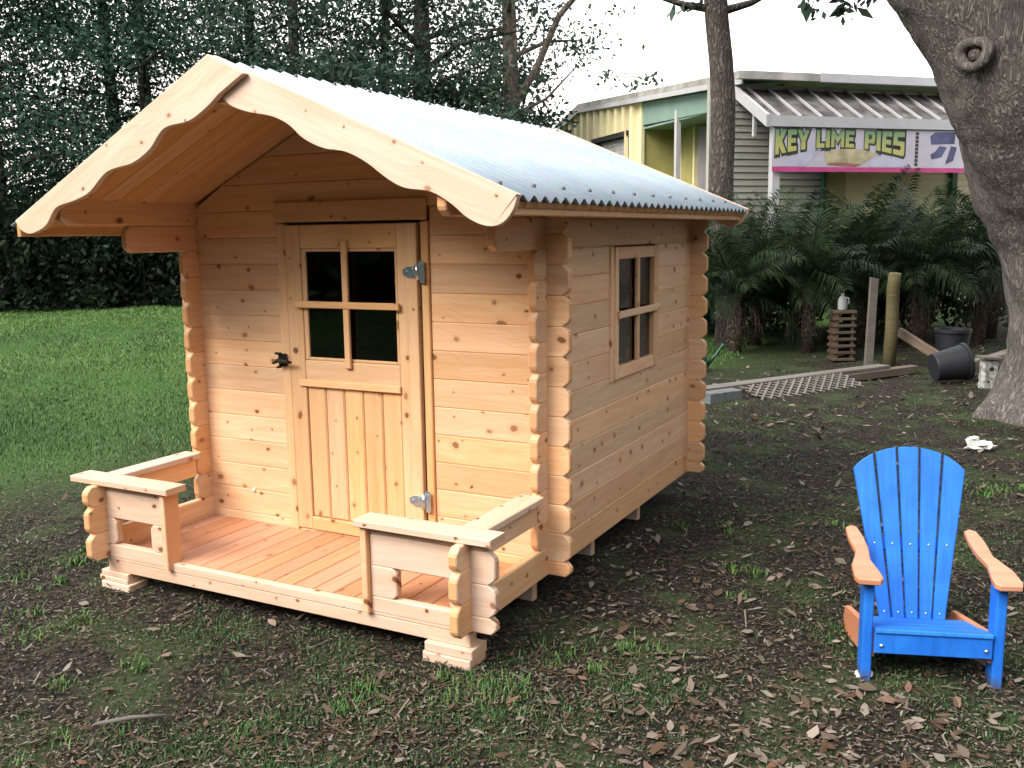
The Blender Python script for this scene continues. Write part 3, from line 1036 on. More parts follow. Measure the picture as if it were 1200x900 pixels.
# recessed porch bay between gable corner and front corner
bpart("bay_wall", MB().box(0.80, 0.88, 0.0, 3.86, 0, 3.9), OLIVE)
for y0, w, m in ((3.60, 0.07, YELLOW), (3.02, 0.07, YELLOW), (2.10, 0.06, YELLOW)):
    bpart("batten", MB().box(0.74, 0.80, y0, y0 + w, 0, 3.7), m)
bpart("shutter_panel", MB().box(0.72, 0.79, 2.25, 2.85, 0, 3.45), GREYPURP)
bpart("shutter_panel", MB().box(0.72, 0.79, 1.15, 1.75, 0, 3.35), GREYPURP)
bpart("porch_post", MB().box(-0.04, 0.05, 2.28, 2.37, 0, 3.72), WHITE)
bpart("green_beam", MB().prism([(0.0, 3.50), (3.82, 3.60), (3.82, 4.02), (0.0, 3.84)], -0.10, 0.02, 0.004), TEAL).rotation_euler = (0, 0, math.pi / 2)
bpart("bay_ceiling", MB().box(0.0, 0.9, 0.0, 3.86, 3.52, 3.56), TEAL)
# roof edge and low roof
g = MB()
rp = [(-0.16, -0.30, 3.92), (-0.16, 7.09, 4.34), (-0.16, 9.7, 3.80)]
for (x, ya, za), (_, yb, zb_) in zip(rp[:-1], rp[1:]):
    g.add([(-0.16, ya, za), (-0.16, yb, zb_), (-0.16, yb, zb_ + .10), (-0.16, ya, za + .10), (14, ya, za), (14, yb, zb_), (14, yb, zb_ + .10), (14, ya, za + .10)],
          [(0, 3, 2, 1), (3, 7, 6, 2), (0, 1, 5, 4), (0, 4, 7, 3), (1, 2, 6, 5)])
bpart("roof_slab", g, ROOF_OLD)
bpart("rake_trim", MB().prism([(0.0 - 0.3, 3.81), (7.09, 4.235), (9.7, 3.70), (9.7, 3.79), (7.09, 4.33), (-0.3, 3.91)], 0.162, 0.185, 0.0), WHITE).rotation_euler = (0, 0, math.pi / 2)
bpart("eave_gutter", MB().box(1.2, 14, -0.46, -0.31, 3.86, 4.00), WHITE)
bpart("eave_gutter", MB().box(-0.33, 1.195, -0.44, -0.31, 3.87, 3.99), ROOF_OLD)


# lap siding
def lap(name, x0, x1, y, z0, z1, mat, step=0.11):
    g = MB()
    z = z0
    while z < z1 - 1e-4:
        zt = min(z + step, z1)
        g.add([(x0, y - 0.022, z), (x1, y - 0.022, z), (x1, y - 0.003, zt), (x0, y - 0.003, zt)], [(0, 1, 2, 3)])
        g.add([(x0, y - 0.022, z), (x1, y - 0.022, z), (x1, y, z), (x0, y, z)], [(0, 3, 2, 1)])
        z = zt
    return bpart(name, g, mat, 'stuff')


bpart("front_wall", MB().box(-0.6, 9.0, 0.001, 0.09, 0, 3.85), LAP_GREEN)
lap("lap_siding", -0.6, 1.60, 0.0, 0, 3.80, LAP_GREEN)
bpart("yellow_pilaster", MB().box(1.64, 2.04, -0.08, -0.002, 0, 3.6), OLIVE)
bpart("corner_board", MB().box(1.57, 1.635, -0.10, -0.002, 0, 3.6), DARKGREEN)
lap("lap_siding", 2.05, 4.28, 0.0, 0, 3.80, LAP_YELLOW)
bpart("corner_board", MB().box(4.29, 4.40, -0.10, -0.002, 0, 3.6), DARKGREEN)
lap("lap_siding", 4.41, 9.0, 0.0, 0, 3.80, LAP_YELLOW)
# lean-to awning
A0, A1 = -0.12, 8.0
aw = MB()
aw.add([(A0, -1.0, 3.18), (A1, -1.0, 3.18), (A1, 0.0, 3.76), (A0, 0.0, 3.76), (A0, -1.0, 3.20), (A1, -1.0, 3.20), (A1, 0.0, 3.78), (A0, 0.0, 3.78)],
       [(0, 3, 2, 1), (4, 5, 6, 7), (0, 1, 5, 4), (1, 2, 6, 5), (2, 3, 7, 6), (3, 0, 4, 7)])
bpart("awning_sheet", aw, AWN_METAL)
rib = MB()
rib.add([(0, -1.0, 3.20), (0.024, -1.0, 3.20), (0.024, 0, 3.78), (0, 0, 3.78), (0, -1.0, 3.245), (0.024, -1.0, 3.245), (0.024, 0, 3.825), (0, 0, 3.825)],
        [(0, 3, 2, 1), (4, 5, 6, 7), (0, 1, 5, 4), (1, 2, 6, 5), (2, 3, 7, 6), (3, 0, 4, 7)])
ribm = rib.mesh("awning_rib"); ribm.materials.append(WHITE)
for i in range(20):
    o = bpart("awning_rib", ribm, None); o.location = (A0 + 0.20 + i * 0.385, 0, 0)
bpart("awning_fascia", MB().box(A0 - 0.02, A1, -1.06, -1.002, 3.06, 3.225), WHITE)
r = bpart("awning_rafter", MB().add([(A0 - 0.07, -1.06, 3.05), (A0 - 0.005, -1.06, 3.05), (A0 - 0.005, 0.0, 3.66), (A0 - 0.07, 0.0, 3.66), (A0 - 0.07, -1.06, 3.24), (A0 - 0.005, -1.06, 3.24), (A0 - 0.005, 0, 3.84), (A0 - 0.07, 0, 3.84)],
                              [(0, 3, 2, 1), (4, 5, 6, 7), (0, 1, 5, 4), (1, 2, 6, 5), (2, 3, 7, 6), (3, 0, 4, 7)]), WHITE)
bpart("bracket", MB().box(A0 + 0.02, A0 + 0.07, -0.55, -0.50, 2.95, 3.42), WHITE)
bpart("awning_post", MB().box(0.0, 0.13, -0.98, -0.86, 0, 3.10), WHITE)
bpart("awning_post", MB().box(4.6, 4.73, -0.98, -0.86, 0, 3.10), WHITE)

# banner
ban = empty("shop_banner", BO, BANG)
tag(ban, "long vinyl banner reading KEY LIME PIES under the awning", "banner")


def npart(name, mb, mat, kind=None):
    o = obj(name, mb, mat); o.parent = ban
    return o


npart("banner_sheet", MB().box(-0.05, 4.5, -1.03, -1.022, 2.44, 3.045), BAN_WHITE)
npart("magenta_hem", MB().box(-0.05, 4.5, -1.034, -1.031, 2.365, 2.438), BAN_PINK)


def flat(name, pts, mat, d=0.0025):
    return npart(name, MB().prism(pts, -1.031 - d, -1.0315, 0.0), mat)


flat("pale_ray", [(0.05, 2.45), (0.55, 2.45), (0.85, 2.72), (0.70, 2.74)], BAN_PALE)
flat("pale_ray", [(1.75, 2.45), (2.45, 2.45), (2.45, 2.60), (1.85, 2.80)], BAN_PALE, 0.002)
flat("pie_slice", [(0.95, 2.50), (1.55, 2.46), (1.95, 2.66), (1.60, 2.73), (1.25, 2.73), (0.90, 2.68)], BAN_TAN, 0.003)
flat("pie_crust", [(0.98, 2.475), (1.50, 2.45), (1.62, 2.485), (1.30, 2.515), (1.0, 2.51)], BAN_RED, 0.0042)
for zz in np.arange(2.47, 3.02, 0.062):
    flat("divider_dash", [(2.66, zz), (2.72, zz), (2.72, zz + 0.05), (2.66, zz + 0.05)], BAN_DARK)
flat("indigo_print", [(2.98, 2.82), (3.45, 2.84), (3.46, 3.03), (3.05, 3.02), (2.95, 2.95)], BAN_BLUE)
flat("indigo_print", [(3.0, 2.58), (3.2, 2.62), (3.3, 2.78), (3.15, 2.80), (3.06, 2.70), (2.97, 2.66)], BAN_BLUE)
flat("indigo_print", [(3.28, 2.50), (3.44, 2.56), (3.5, 2.78), (3.38, 2.80)], BAN_BLUE)
# lettering: capitals that shrink towards the middle of the arch
letters = [("K", 0.00, 0.20), ("E", 0.225, 0.385), ("Y", 0.40, 0.62), ("L", 0.75, 0.90), ("I", 0.925, 1.00), ("M", 1.025, 1.27), ("E", 1.295, 1.46),
           ("P", 1.66, 1.86), ("I", 1.89, 1.97), ("E", 2.00, 2.19), ("S", 2.22, 2.44)]


GLYPH = {
    "K": [[(0, 0), (.32, 0), (.32, .33), (.62, 0), (1, 0), (.60, .52), (1, 1), (.62, 1), (.32, .68), (.32, 1), (0, 1)]],
    "E": [[(0, 0), (1, 0), (1, .23), (.38, .23), (.38, .39), (.9, .39), (.9, .61), (.38, .61), (.38, .77), (1, .77), (1, 1), (0, 1)]],
    "Y": [[(.32, 0), (.68, 0), (.68, .42), (1, 1), (.66, 1), (.5, .66), (.34, 1), (0, 1), (.32, .42)]],
    "L": [[(0, 0), (1, 0), (1, .25), (.42, .25), (.42, 1), (0, 1)]],
    "I": [[(0, 0), (1, 0), (1, 1), (0, 1)]],
    "M": [[(0, 0), (.25, 0), (.25, .56), (.5, .22), (.75, .56), (.75, 0), (1, 0), (1, 1), (.77, 1), (.5, .62), (.23, 1), (0, 1)]],
    "P": [[(0, 0), (.38, 0), (.38, 1), (0, 1)], [(.38, .80), (1, .80), (.92, 1), (.38, 1)], [(.68, .56), (1, .56), (1, .80), (.68, .80)], [(.38, .34), (.92, .34), (1, .56), (.38, .56)]],
    "S": [[(0, 0), (.9, 0), (1, .1), (1, .60), (.36, .60), (.36, .78), (1, .78), (1, 1), (.1, 1), (0, .9), (0, .40), (.66, .40), (.66, .22), (0, .22)]],
}


def glyph(ch):
    P, Fc = [], []
    for poly in GLYPH[ch]:
        Fc.append(tuple(range(len(P), len(P) + len(poly)))); P += poly
    return np.array(P, float), Fc


def fat(ch, e):
    """the same letter with every stroke swollen by e (in letter widths) for its dark outline"""
    P, Fc = [], []
    for poly in GLYPH[ch]:
        n = len(poly); q = [Vector(p) for p in poly]
        Fc.append(tuple(range(len(P), len(P) + n)))
        for i in range(n):
            d1, d2 = (q[i] - q[i - 1]).normalized(), (q[(i + 1) % n] - q[i]).normalized()
            m = Vector((d1.y, -d1.x)) + Vector((d2.y, -d2.x))
            k = max(0.55, m.dot(Vector((d1.y, -d1.x))))
            P.append(tuple(q[i] + m * (e / k)))
    return np.array(P, float), Fc


GL = {ch: glyph(ch) for ch in GLYPH}
for ch, x0, x1 in letters:
    xm = 1.22

    def bot(x):
        q = (x - xm) / 1.22
        return 2.755 - 0.135 * q * q
    for dark in (True, False):
        P, Fc = fat(ch, 0.022 / (x1 - x0) if ch != "I" else 0.2) if dark else GL[ch]
        if dark and ch == "P":                         # one silhouette, no overlapping pieces
            P, Fc = np.array([(-.1, -.08), (.48, -.08), (.48, .26), (.98, .26), (1.1, .5), (1.1, .88), (1.0, 1.08), (-.1, 1.08)]), [tuple(range(8))]
        zt = 3.015
        vs = []
        for u, v in P:
            x = x0 + (x1 - x0) * u
            b = bot(x + 0.01)
            vs.append((x - x0 + (0.010 if dark else 0), 0, b + (zt - b) * v - 2.66 - (0.008 if dark else 0)))
        me = bpy.data.meshes.new("letter")
        me.from_pydata(vs, [], Fc); me.update()
        o = npart("letter_outline" if dark else "letter", me, BAN_DARK if dark else LETTER)
        o.location = (x0, -1.0335 if dark else -1.036, 2.66)

# ------------------------------------------------------------------ trees
def leaf_quads(P, size, rg, elong=1.8, flat_z=0.0):
    n = len(P)
    d = rg.normal(size=(n, 3)); d[:, 2] -= flat_z
    d /= np.linalg.norm(d, axis=1, keepdims=True)
    e = rg.normal(size=(n, 3)); e -= (e * d).sum(1, keepdims=True) * d
    e /= np.linalg.norm(e, axis=1, keepdims=True)
    s = (size * (0.45 + 1.1 * rg.random(n)))[:, None]
    a, b = d * s * elong * 0.5, e * s * 0.5
    V = np.stack([P - a, P + b * 0.9 - a * 0.1, P + a, P - b * 0.9 - a * 0.1], 1).reshape(-1, 3)
    F = np.arange(n * 4).reshape(n, 4)
    return V, F


def crown_mesh(name, clumps, per, size, rg, elong=1.8):
    """clumps: (x, y, z, radius)"""
    Ps, ts = [], []
    for (x, y, z, r) in clumps:
        k = max(8, int(per * r * r))
        q = rg.normal(size=(k, 3)) * np.array([1, 1, 0.72]) * r * 0.5
        Ps.append(q + (x, y, z))
        ts.append(np.clip(rg.normal(0.42 + 0.75 * (rg.random() - 0.5), 0.16, k), 0, 1))
    P = np.concatenate(Ps); t = np.concatenate(ts)
    V, F = leaf_quads(P, size, rg, elong)
    return fast_mesh(name, V, F, t)


def make_tree(name, label, cat, base, height, r0, crown_lo, spread, nbr, per, leaf, lmat, bmat, seed, group=None, lean=(0, 0), clump=0.9, fork=None):
    rg = np.random.default_rng(seed)
    root = empty(name, base)
    tr = MB()
    pts, rad = [], []
    for i in range(9):
        t = i / 8
        pts.append((lean[0] * t + 0.12 * math.sin(3 * t + seed), lean[1] * t + 0.12 * math.cos(2.3 * t + seed) - 0.12 * math.cos(seed), -0.1 + (height + 0.1) * t))
        rad.append(r0 * (1.25 if i == 0 else 1) * (1 - 0.78 * t))
    off = Vector((pts[0][0], pts[0][1], 0))
    pts = [Vector(p) - off for p in pts]
    tr.tube(pts, rad, 9)
    clumps = []
    for b in range(nbr):
        t = crown_lo / height + (1 - crown_lo / height) * ((b + rg.random()) / nbr)
        i = min(int(t * 8), 7); f = t * 8 - i
        o = pts[i].lerp(pts[i + 1], f)
        az = b * 2.4 + rg.random() * 0.9
        ln = spread * (1 - 0.55 * max(0, (t - 0.45)) / 0.55) * (0.65 + 0.5 * rg.random())
        up = 0.15 + 0.5 * rg.random()
        p1 = o + Vector((math.cos(az) * ln * 0.5, math.sin(az) * ln * 0.5, ln * up * 0.35))
        p2 = o + Vector((math.cos(az + 0.2) * ln, math.sin(az + 0.2) * ln, ln * up * 0.45))
        tr.tube([o, p1, p2], [r0 * 0.34 * (1 - t * 0.5), r0 * 0.22 * (1 - t * 0.5), 0.012], 5, False)
        for k in range(4):
            q = p1.lerp(p2, k / 3.0) + Vector(rg.normal(size=3) * ln * 0.16)
            clumps.append((q.x, q.y, q.z, clump * (0.55 + 0.6 * rg.random())))
    o = obj("trunk", tr, bmat); o.parent = root
    o = obj("crown", crown_mesh("crown", clumps, per, leaf, rg), lmat); o.parent = root
    tag(root, label, cat, group)
    return root


# dense evergreens closing the far side of the lawn
WALL_L = ["dense dark evergreen tree filling the end of the lawn", "dark evergreen tree in the thick screen beyond the lawn"]
seed = 11
for i, (lat, dep, hgt) in enumerate(((-14.6, 21.5, 11), (-12.6, 23.5, 12), (-11.0, 20.8, 9.5), (-9.2, 23.0, 12), (-7.9, 21.6, 10.5), (-6.3, 24.0, 12)  )):
    make_tree("evergreen_tree", "dense dark evergreen tree in the screen beyond the lawn", "tree", spot(lat, dep), hgt, 0.2, 1.3, 2.3, 30, 350, 0.054, LEAF_DARK, BARK_DARK, seed + i,
              "evergreen trees beyond the lawn", clump=1.05)
# taller, thinner trees behind the playhouse roof, trunks showing against the sky
make_tree("oak_tree", "thick dark trunked tree rising behind the metal roof ridge", "tree", spot(-1.95, 22.5), 12, 0.30, 3.6, 2.7, 30, 290, 0.060, LEAF_MID, BARK_DARK, 41, clump=0.95)
make_tree("oak_tree", "slim crooked dark tree behind the roof ridge beside the thick trunk", "tree", spot(-3.3, 23.5), 11, 0.17, 3.2, 2.3, 26, 260, 0.058, LEAF_MID, BARK_DARK, 43, clump=0.85, lean=(0.4, 0))
make_tree("oak_tree", "slender dark tree behind the roof nearest the evergreen screen", "tree", spot(-4.9, 22.8), 12, 0.2, 3.0, 2.4, 30, 300, 0.058, LEAF_MID, BARK_DARK, 47, clump=0.9)
t = make_tree("pine_tree", "tan trunked tree at the open end of the treeline with one bare limb", "tree", spot(0.12, 21.0), 13, 0.24, 5.2, 2.0, 22, 300, 0.058, LEAF_MID, BARK_TAN, 53, clump=0.75)
g = MB()
g.tube([(0.0, 0, 4.2), (0.45, 0.1, 4.9), (0.95, 0.15, 5.9), (1.7, 0.2, 6.6), (2.6, 0.3, 6.9)], [0.10, 0.085, 0.07, 0.05, 0.02], 6, False)
g.tube([(0.05, 0, 4.0), (0.7, 0.05, 4.25), (1.3, 0.3, 4.9)], [0.05, 0.03, 0.012], 6, False)
o = obj("bare_limb", g, BARK_TAN); o.parent = t
rg = np.random.default_rng(5)
cl = [(2.1, 0.2, 4.6, 0.32), (2.5, 0.2, 4.4, 0.28), (2.9, 0.3, 4.5, 0.3), (2.3, 0.2, 5.9, 0.3), (2.6, 0.3, 6.9, 0.5), (0.7, 0, 3.2, 0.4), (1.0, 0.1, 2.9, 0.35), (0.4, 0, 3.0, 0.35)]
o = obj("leaf_sprays", crown_mesh("leaf_sprays", cl, 260, 0.07, rg), LEAF_MID); o.parent = t; o['kind'] = 'stuff'
# understorey along the lawn edge and behind the roof
for i, (lat, dep, r) in enumerate(((-13.0, 19.2, 1.2), (-11.2, 19.8, 1.3), (-9.6, 20.3, 1.25), (-8.0, 20.6, 1.2), (-6.6, 20.9, 1.2), (-13.6, 22.6, 1.3), (-11.8, 23.4, 1.3), (-10.0, 24.0, 1.3), (-8.3, 24.2, 1.3), (-4.2, 21.0, 1.5), (-2.8, 20.8, 1.7), (-1.2, 21.2, 1.9), (-0.5, 22.0, 1.5))):
    rg = np.random.default_rng(80 + i)
    root = empty("shrub", spot(lat, dep))
    behind = i > 8
    st = MB()
    clumps = []
    for k in range(16):
        az, q = rg.random() * 6.28, rg.random() ** 0.5 * r
        hgt = (1.0 + rg.random() * 1.3) * (1.75 if behind else 1.0)
        top = Vector((math.cos(az) * q, math.sin(az) * q, hgt))
        st.tube([(top.x * 0.35, top.y * 0.35, -0.05), (top.x * 0.8, top.y * 0.7, hgt * 0.5), top], [0.03, 0.022, 0.008], 5, False)
        clumps += [(top.x, top.y, hgt, 0.62), (top.x * 0.9, top.y * 0.9, hgt * 0.62, 0.5), (top.x, top.y, 0.30, 0.42)]
        if behind: clumps += [(top.x * .8, top.y * .8, hgt * 1.25, 0.6)]
    o = obj("stems", st, BARK_DARK); o.parent = root; o['kind'] = 'stuff'
    o = obj("foliage", crown_mesh("foliage", clumps, 480, 0.075, rg), LEAF_SHRUB if not behind else LEAF_MID); o.parent = root
    tag(root, "tall leafy shrub behind the playhouse roof" if behind else "dark leafy shrub along the far edge of the lawn", "shrub",
        "shrubs behind the playhouse" if behind else "shrubs along the lawn edge")

# pine in front of the shop
pine = empty("pine_tree", (-1.60, 8.62, 0))
tag(pine, "straight pine trunk standing in front of the shop building", "tree")
g = MB()
rg = np.random.default_rng(3)
pts = [(0.03 * math.sin(i * 1.1) - 0.022 * i, 0.02 * math.cos(i), -0.1 + i * 0.45) for i in range(22)]
g.tube(pts, [(0.19 if i == 0 else 0.165) * (1 - 0.016 * i) for i in range(22)], 16)
for (x, z, dx, dz) in ((-0.19, 4.08, -0.85, 0.20), (-0.19, 4.06, 0.75, 0.28), (-0.2, 4.9, -0.6, 0.5)):
    dv = RIGHT * dx
    g.tube([(x, 0, z), (x + dv.x * .5, dv.y * .5, z + dz * .35), (x + dv.x, dv.y, z + dz)], [0.055, 0.04, 0.02], 7, False)
for (dx, z0, dz) in ((-0.45, 4.33, -0.18), (-0.6, 4.38, -0.1)):
    dv = RIGHT * dx
    g.tube([(-0.2 + dv.x * .4, dv.y * .4, z0), (-0.2 + dv.x, dv.y, z0 - 0.06), (-0.2 + dv.x * 0.9, dv.y * .9, z0 + dz - 0.1)], [0.012, 0.010, 0.006], 5, False)
o = obj("trunk", g, BARK_PINE); o.parent = pine
cl = [(-0.2 + RIGHT.x * a, RIGHT.y * a, z, r) for a, z, r in ((-0.35, 4.12, 0.10), (-0.52, 4.05, 0.09), (-0.25, 4.15, 0.08))]
cl += [(-0.3 + rg.normal() * 1.1, rg.normal() * 1.1, 6.3 + 2.6 * rg.random(), 0.6) for _ in range(26)]
o = obj("crown", crown_mesh("crown", cl, 260, 0.07, rg, 3.0), LEAF_MID); o.parent = pine

# big oak leaning over the yard
oak = empty("oak_tree", (2.16, 5.35, 0))
tag(oak, "massive grey oak trunk with a round knot forking above the chair", "tree")
g = MB()


def op(lat, z, dep=0.0):
    v = RIGHT * lat + FWD * dep
    return (v.x, v.y, z)


g.tube([op(-0.08, -0.15), op(-0.10, 0.02), op(-0.11, 0.22), op(-0.12, 0.5), op(-0.13, 0.85), op(-0.20, 1.35), op(-0.34, 1.8), op(-0.40, 2.15), op(-0.42, 2.5), op(-0.42, 2.8), op(-0.25, 3.4)],
       [0.85, 0.72, 0.60, 0.53, 0.515, 0.565, 0.66, 0.71, 0.74, 0.70, 0.55], 32)
g.tube([op(-0.26, 1.1, -0.04), op(-0.42, 1.6, -0.12), op(-0.66, 2.05, -0.24), op(-0.90, 2.5, -0.32), op(-1.10, 2.85, -0.32), op(-1.46, 3.3, -0.25), op(-1.98, 4.0, -0.1), op(-2.4, 4.9), op(-3.3, 5.6)], [0.36, 0.43, 0.49, 0.52, 0.49, 0.43, 0.36, 0.26, 0.16], 24)
g.tube([op(0.0, 2.2), op(0.25, 3.0), op(0.6, 3.8), op(1.0, 5.0)], [0.5, 0.5, 0.42, 0.3], 20)
g.tube([op(-0.2, 2.4, 0.1), op(-0.25, 3.4, 0.3), op(-0.2, 5.0, 0.6)], [0.5, 0.42, 0.26], 20)
for az, ln in ((3.6, 0.95), (4.4, 1.0), (5.3, 0.9), (2.7, 0.8)):
    d = Vector((math.cos(az), math.sin(az), 0))
    g.tube([tuple(d * 0.3 + Vector((0, 0, 0.30))), tuple(d * 0.6 + Vector((0, 0, 0.10))), tuple(d * ln + Vector((0, 0, -0.06)))], [0.25, 0.17, 0.06], 12)
o = obj("trunk", g, BARK_OAK); o.parent = oak
m = o.modifiers.new("merge", 'REMESH'); m.mode = 'VOXEL'; m.voxel_size = 0.04; m.use_smooth_shade = True
m = o.modifiers.new("soften", 'SMOOTH'); m.iterations = 6; m.factor = 0.5
tx = bpy.data.textures.new("bark_lumps", 'CLOUDS'); tx.noise_scale = 0.22
m = o.modifiers.new("lumps", 'DISPLACE'); m.texture = tx; m.strength = 0.06; m.mid_level = 0.5; m.texture_coords = 'LOCAL'
# healed branch collar
kn = MB()
kd = (-FWD * 0.66 + RIGHT * -0.75).normalized()
ks = kd.cross(Vector((0, 0, 1))).normalized()
kc = Vector(op(-1.34, 2.60, -0.60)) + kd * 0.065
ring, nseg = 26, 10
vs, fs = [], []
for i in range(ring):
    a = 2 * math.pi * i / ring
    for k in range(nseg):
        b = 2 * math.pi * k / nseg
        rr = 0.082 + 0.036 * math.cos(b) + 0.006 * math.sin(3 * a)
        p = kc + ks * (rr * 1.15 * math.cos(a)) + Vector((0, 0, 1)) * (rr * math.sin(a)) + kd * (0.045 * math.sin(b) + 0.02)
        vs.append(p)
for i in range(ring):
    for k in range(nseg):
        fs.append((i * nseg + k, i * nseg + (k + 1) % nseg, ((i + 1) % ring) * nseg + (k + 1) % nseg, ((i + 1) % ring) * nseg + k))
kn.add(vs, fs, True)
kn.tube([kc - kd * 0.02, kc + kd * 0.018, kc + kd * 0.03], [0.055, 0.042, 0.015], 12)
o = obj("knot", kn, BARK_OAK); o.parent = oak
o['label'] = "round healed branch knot"
# hanging sprays of oak leaves at the end of the limb
rg = np.random.default_rng(9)
tw = MB(); cl = []
for (a, z, d) in ((-2.25, 3.22, 0.4), (-2.02, 3.16, 0.3), (-1.80, 3.24, 0.5), (-2.12, 3.32, 0.2), (-1.88, 3.10, 0.3), (-2.2, 3.12, 0.35), (-1.65, 3.28, 0.3)):
    p = op(a, z, d); q = op(a + 0.25, z + 0.75, d + 0.1)
    tw.tube([q, op(a + 0.1, z + 0.4, d), p], [0.014, 0.010, 0.005], 5, False)
    cl += [(*p, 0.10), (p[0] + .05, p[1], p[2] + 0.12, 0.10)]
big = []
for k in range(230):                                   # unseen crown, widened to shade this end of the yard
    big.append((*op(-2.9 + 7.5 * rg.random(), 5.3 + 2.6 * rg.random(), -6.0 + 9.5 * rg.random()), 0.8))
o = obj("twigs", tw, BARK_OAK); o.parent = oak; o['kind'] = 'stuff'
o = obj("leaf_sprays", crown_mesh("leaf_sprays", cl, 900, 0.05, rg, 2.2), LEAF_MID); o.parent = oak; o['kind'] = 'stuff'
o = obj("crown", crown_mesh("crown", big, 150, 0.13, rg, 2.0), LEAF_MID); o.parent = oak

# ------------------------------------------------------------------ palms
def frond_mesh(name, L, a0, a1, nl, ll, rg, mat, wid=0.011, droop=0.35):
    n = 12
    pts = [Vector((0, 0, 0))]
    for i in range(n):
        a = a0 + (a1 - a0) * (i / (n - 1))
        pts.append(pts[-1] + Vector((math.cos(a), 0, math.sin(a))) * (L / n))
    V, F = [], []
    wv = 0.011
    for i in range(n):                               # rachis: thin three-sided bar
        w0, w1 = wv * (1 - i / n * 0.8), wv * (1 - (i + 1) / n * 0.8)
        b = len(V)
        for p, w in ((pts[i], w0), (pts[i + 1], w1)):
            V += [(p.x, -w, p.z), (p.x, w, p.z), (p.x, 0, p.z - w)]
        F += [(b, b + 3, b + 4, b + 1), (b + 1, b + 4, b + 5, b + 2), (b + 2, b + 5, b + 3, b)]
    for k in range(nl):
        t = 0.16 + 0.84 * (k + 0.5) / nl
        i = min(int(t * n), n - 1); f = t * n - i
        p = pts[i].lerp(pts[i + 1], f); d = (pts[i + 1] - pts[i]).normalized()
        nrm = Vector((-d.z, 0, d.x))
        ln = ll * (0.45 + 0.75 * math.sin(math.pi * min(1, 0.15 + t * 0.85))) * (0.85 + 0.3 * rg.random())
        for s in (-1, 1):
            dr = (d * (0.55 + 0.25 * rg.random()) + Vector((0, s, 0)) * 0.85 + nrm * (0.28 * rg.random())).normalized()
            mid = p + dr * ln * 0.55
            tip = p + dr * ln + Vector((0, 0, -ln * droop * (0.6 + 0.8 * rg.random())))
            wd = d * wid
            b = len(V)
            V += [tuple(p - wd * .4), tuple(mid - wd), tuple(tip), tuple(mid + wd)]
            F.append((b, b + 1, b + 2, b + 3))
    me = fast_mesh(name, np.array(V), np.array(F), np.clip(rg.normal(0.45, 0.28, len(F)), 0, 1))
    me.materials.append(mat)
    return me


rgp = np.random.default_rng(21)
FRONDS = [frond_mesh("frond", L, math.radians(a0), math.radians(a1), 46, 0.30, rgp, PALM_LEAF, 0.009, dr)
          for L, a0, a1, dr in ((1.20, 78, 10, 0.3), (1.25, 62, -25, 0.4), (1.10, 45, -40, 0.5), (1.05, 25, -60, 0.5), (1.3, 85, 35, 0.25))]
DRY = [frond_mesh("dry_frond", L, math.radians(a0), math.radians(a1), 6, 0.16, rgp, PALM_DRY, 0.007, 1.5)
       for L, a0, a1 in ((0.80, -20, -86), (0.70, -35, -80), (0.90, -10, -88))]
PALM_SPOTS = [(2.62, 11.2, 0.75), (3.05, 12.0, 0.95), (3.50, 11.3, 0.80), (3.80, 12.6, 1.05), (4.38, 11.9, 0.85), (4.55, 12.6, 1.0), (4.90, 11.5, 0.9), (5.30, 12.3, 1.0), (5.75, 11.7, 0.95), (6.25, 12.4, 0.95), (2.2, 12.6, 0.9), (5.0, 13.3, 1.2), (3.4, 13.3, 1.1)]
PALM_LABELS = ["bushy palm just in front of the straight pine trunk", "bushy palm beside the pine trunk on its shop side", "bushy palm between the pine trunk and the slatted stack",
               "bushy palm behind the slatted stack with the white jug", "bushy palm behind the flat grey stake", "bushy palm a row behind the round greenish post",
               "bushy palm next after the round greenish post towards the oak", "bushy palm behind the upright black pot", "bushy palm behind the propped brown board",
               "bushy palm half hidden behind the oak trunk", "bushy palm at the playhouse back corner behind the pine", "tallest palm, in the back row below the middle of the banner",
               "tall palm in the back row near the white awning post"]
for pi, (lat, dep, hh) in enumerate(PALM_SPOTS):
    root = empty("palm_tree", spot(lat, dep))
    hh -= 0.09
    tag(root, PALM_LABELS[pi], "palm", "palms in front of the shop")
    g = MB()
    g.tube([(0, 0, -0.05), (0.02, 0.01, hh * 0.5), (0.0, 0.02, hh + 0.06)], [0.085, 0.075, 0.06], 10)
    o = obj("trunk", g, BARK_PALM); o.parent = root
    for k in range(27):
        u = k / 27
        me = FRONDS[(0, 4, 0, 1, 4, 1, 2, 1, 2, 3, 2, 3)[int(u * 12)]]
        o = obj("frond", me); o.parent = root
        sc = 0.66 + 0.34 * rgp.random()
        o.scale = (sc, sc, sc)
        o.location = (0, 0.02, hh)
        o.rotation_euler = (rgp.normal() * 0.22, rgp.normal() * 0.20, k * 2.399 + rgp.normal() * 0.35)
    for k in range(9):
        o = obj("dry_frond", DRY[k % 3]); o.parent = root
        o.scale = (0.28 + 0.35 * rgp.random(), 0.7, min(1, hh / 0.88) * (0.95 + 0.2 * rgp.random()))
        o.location = (0, 0.02, hh - 0.03)
        o.rotation_euler = (0, 0, k * 2.399 + pi)

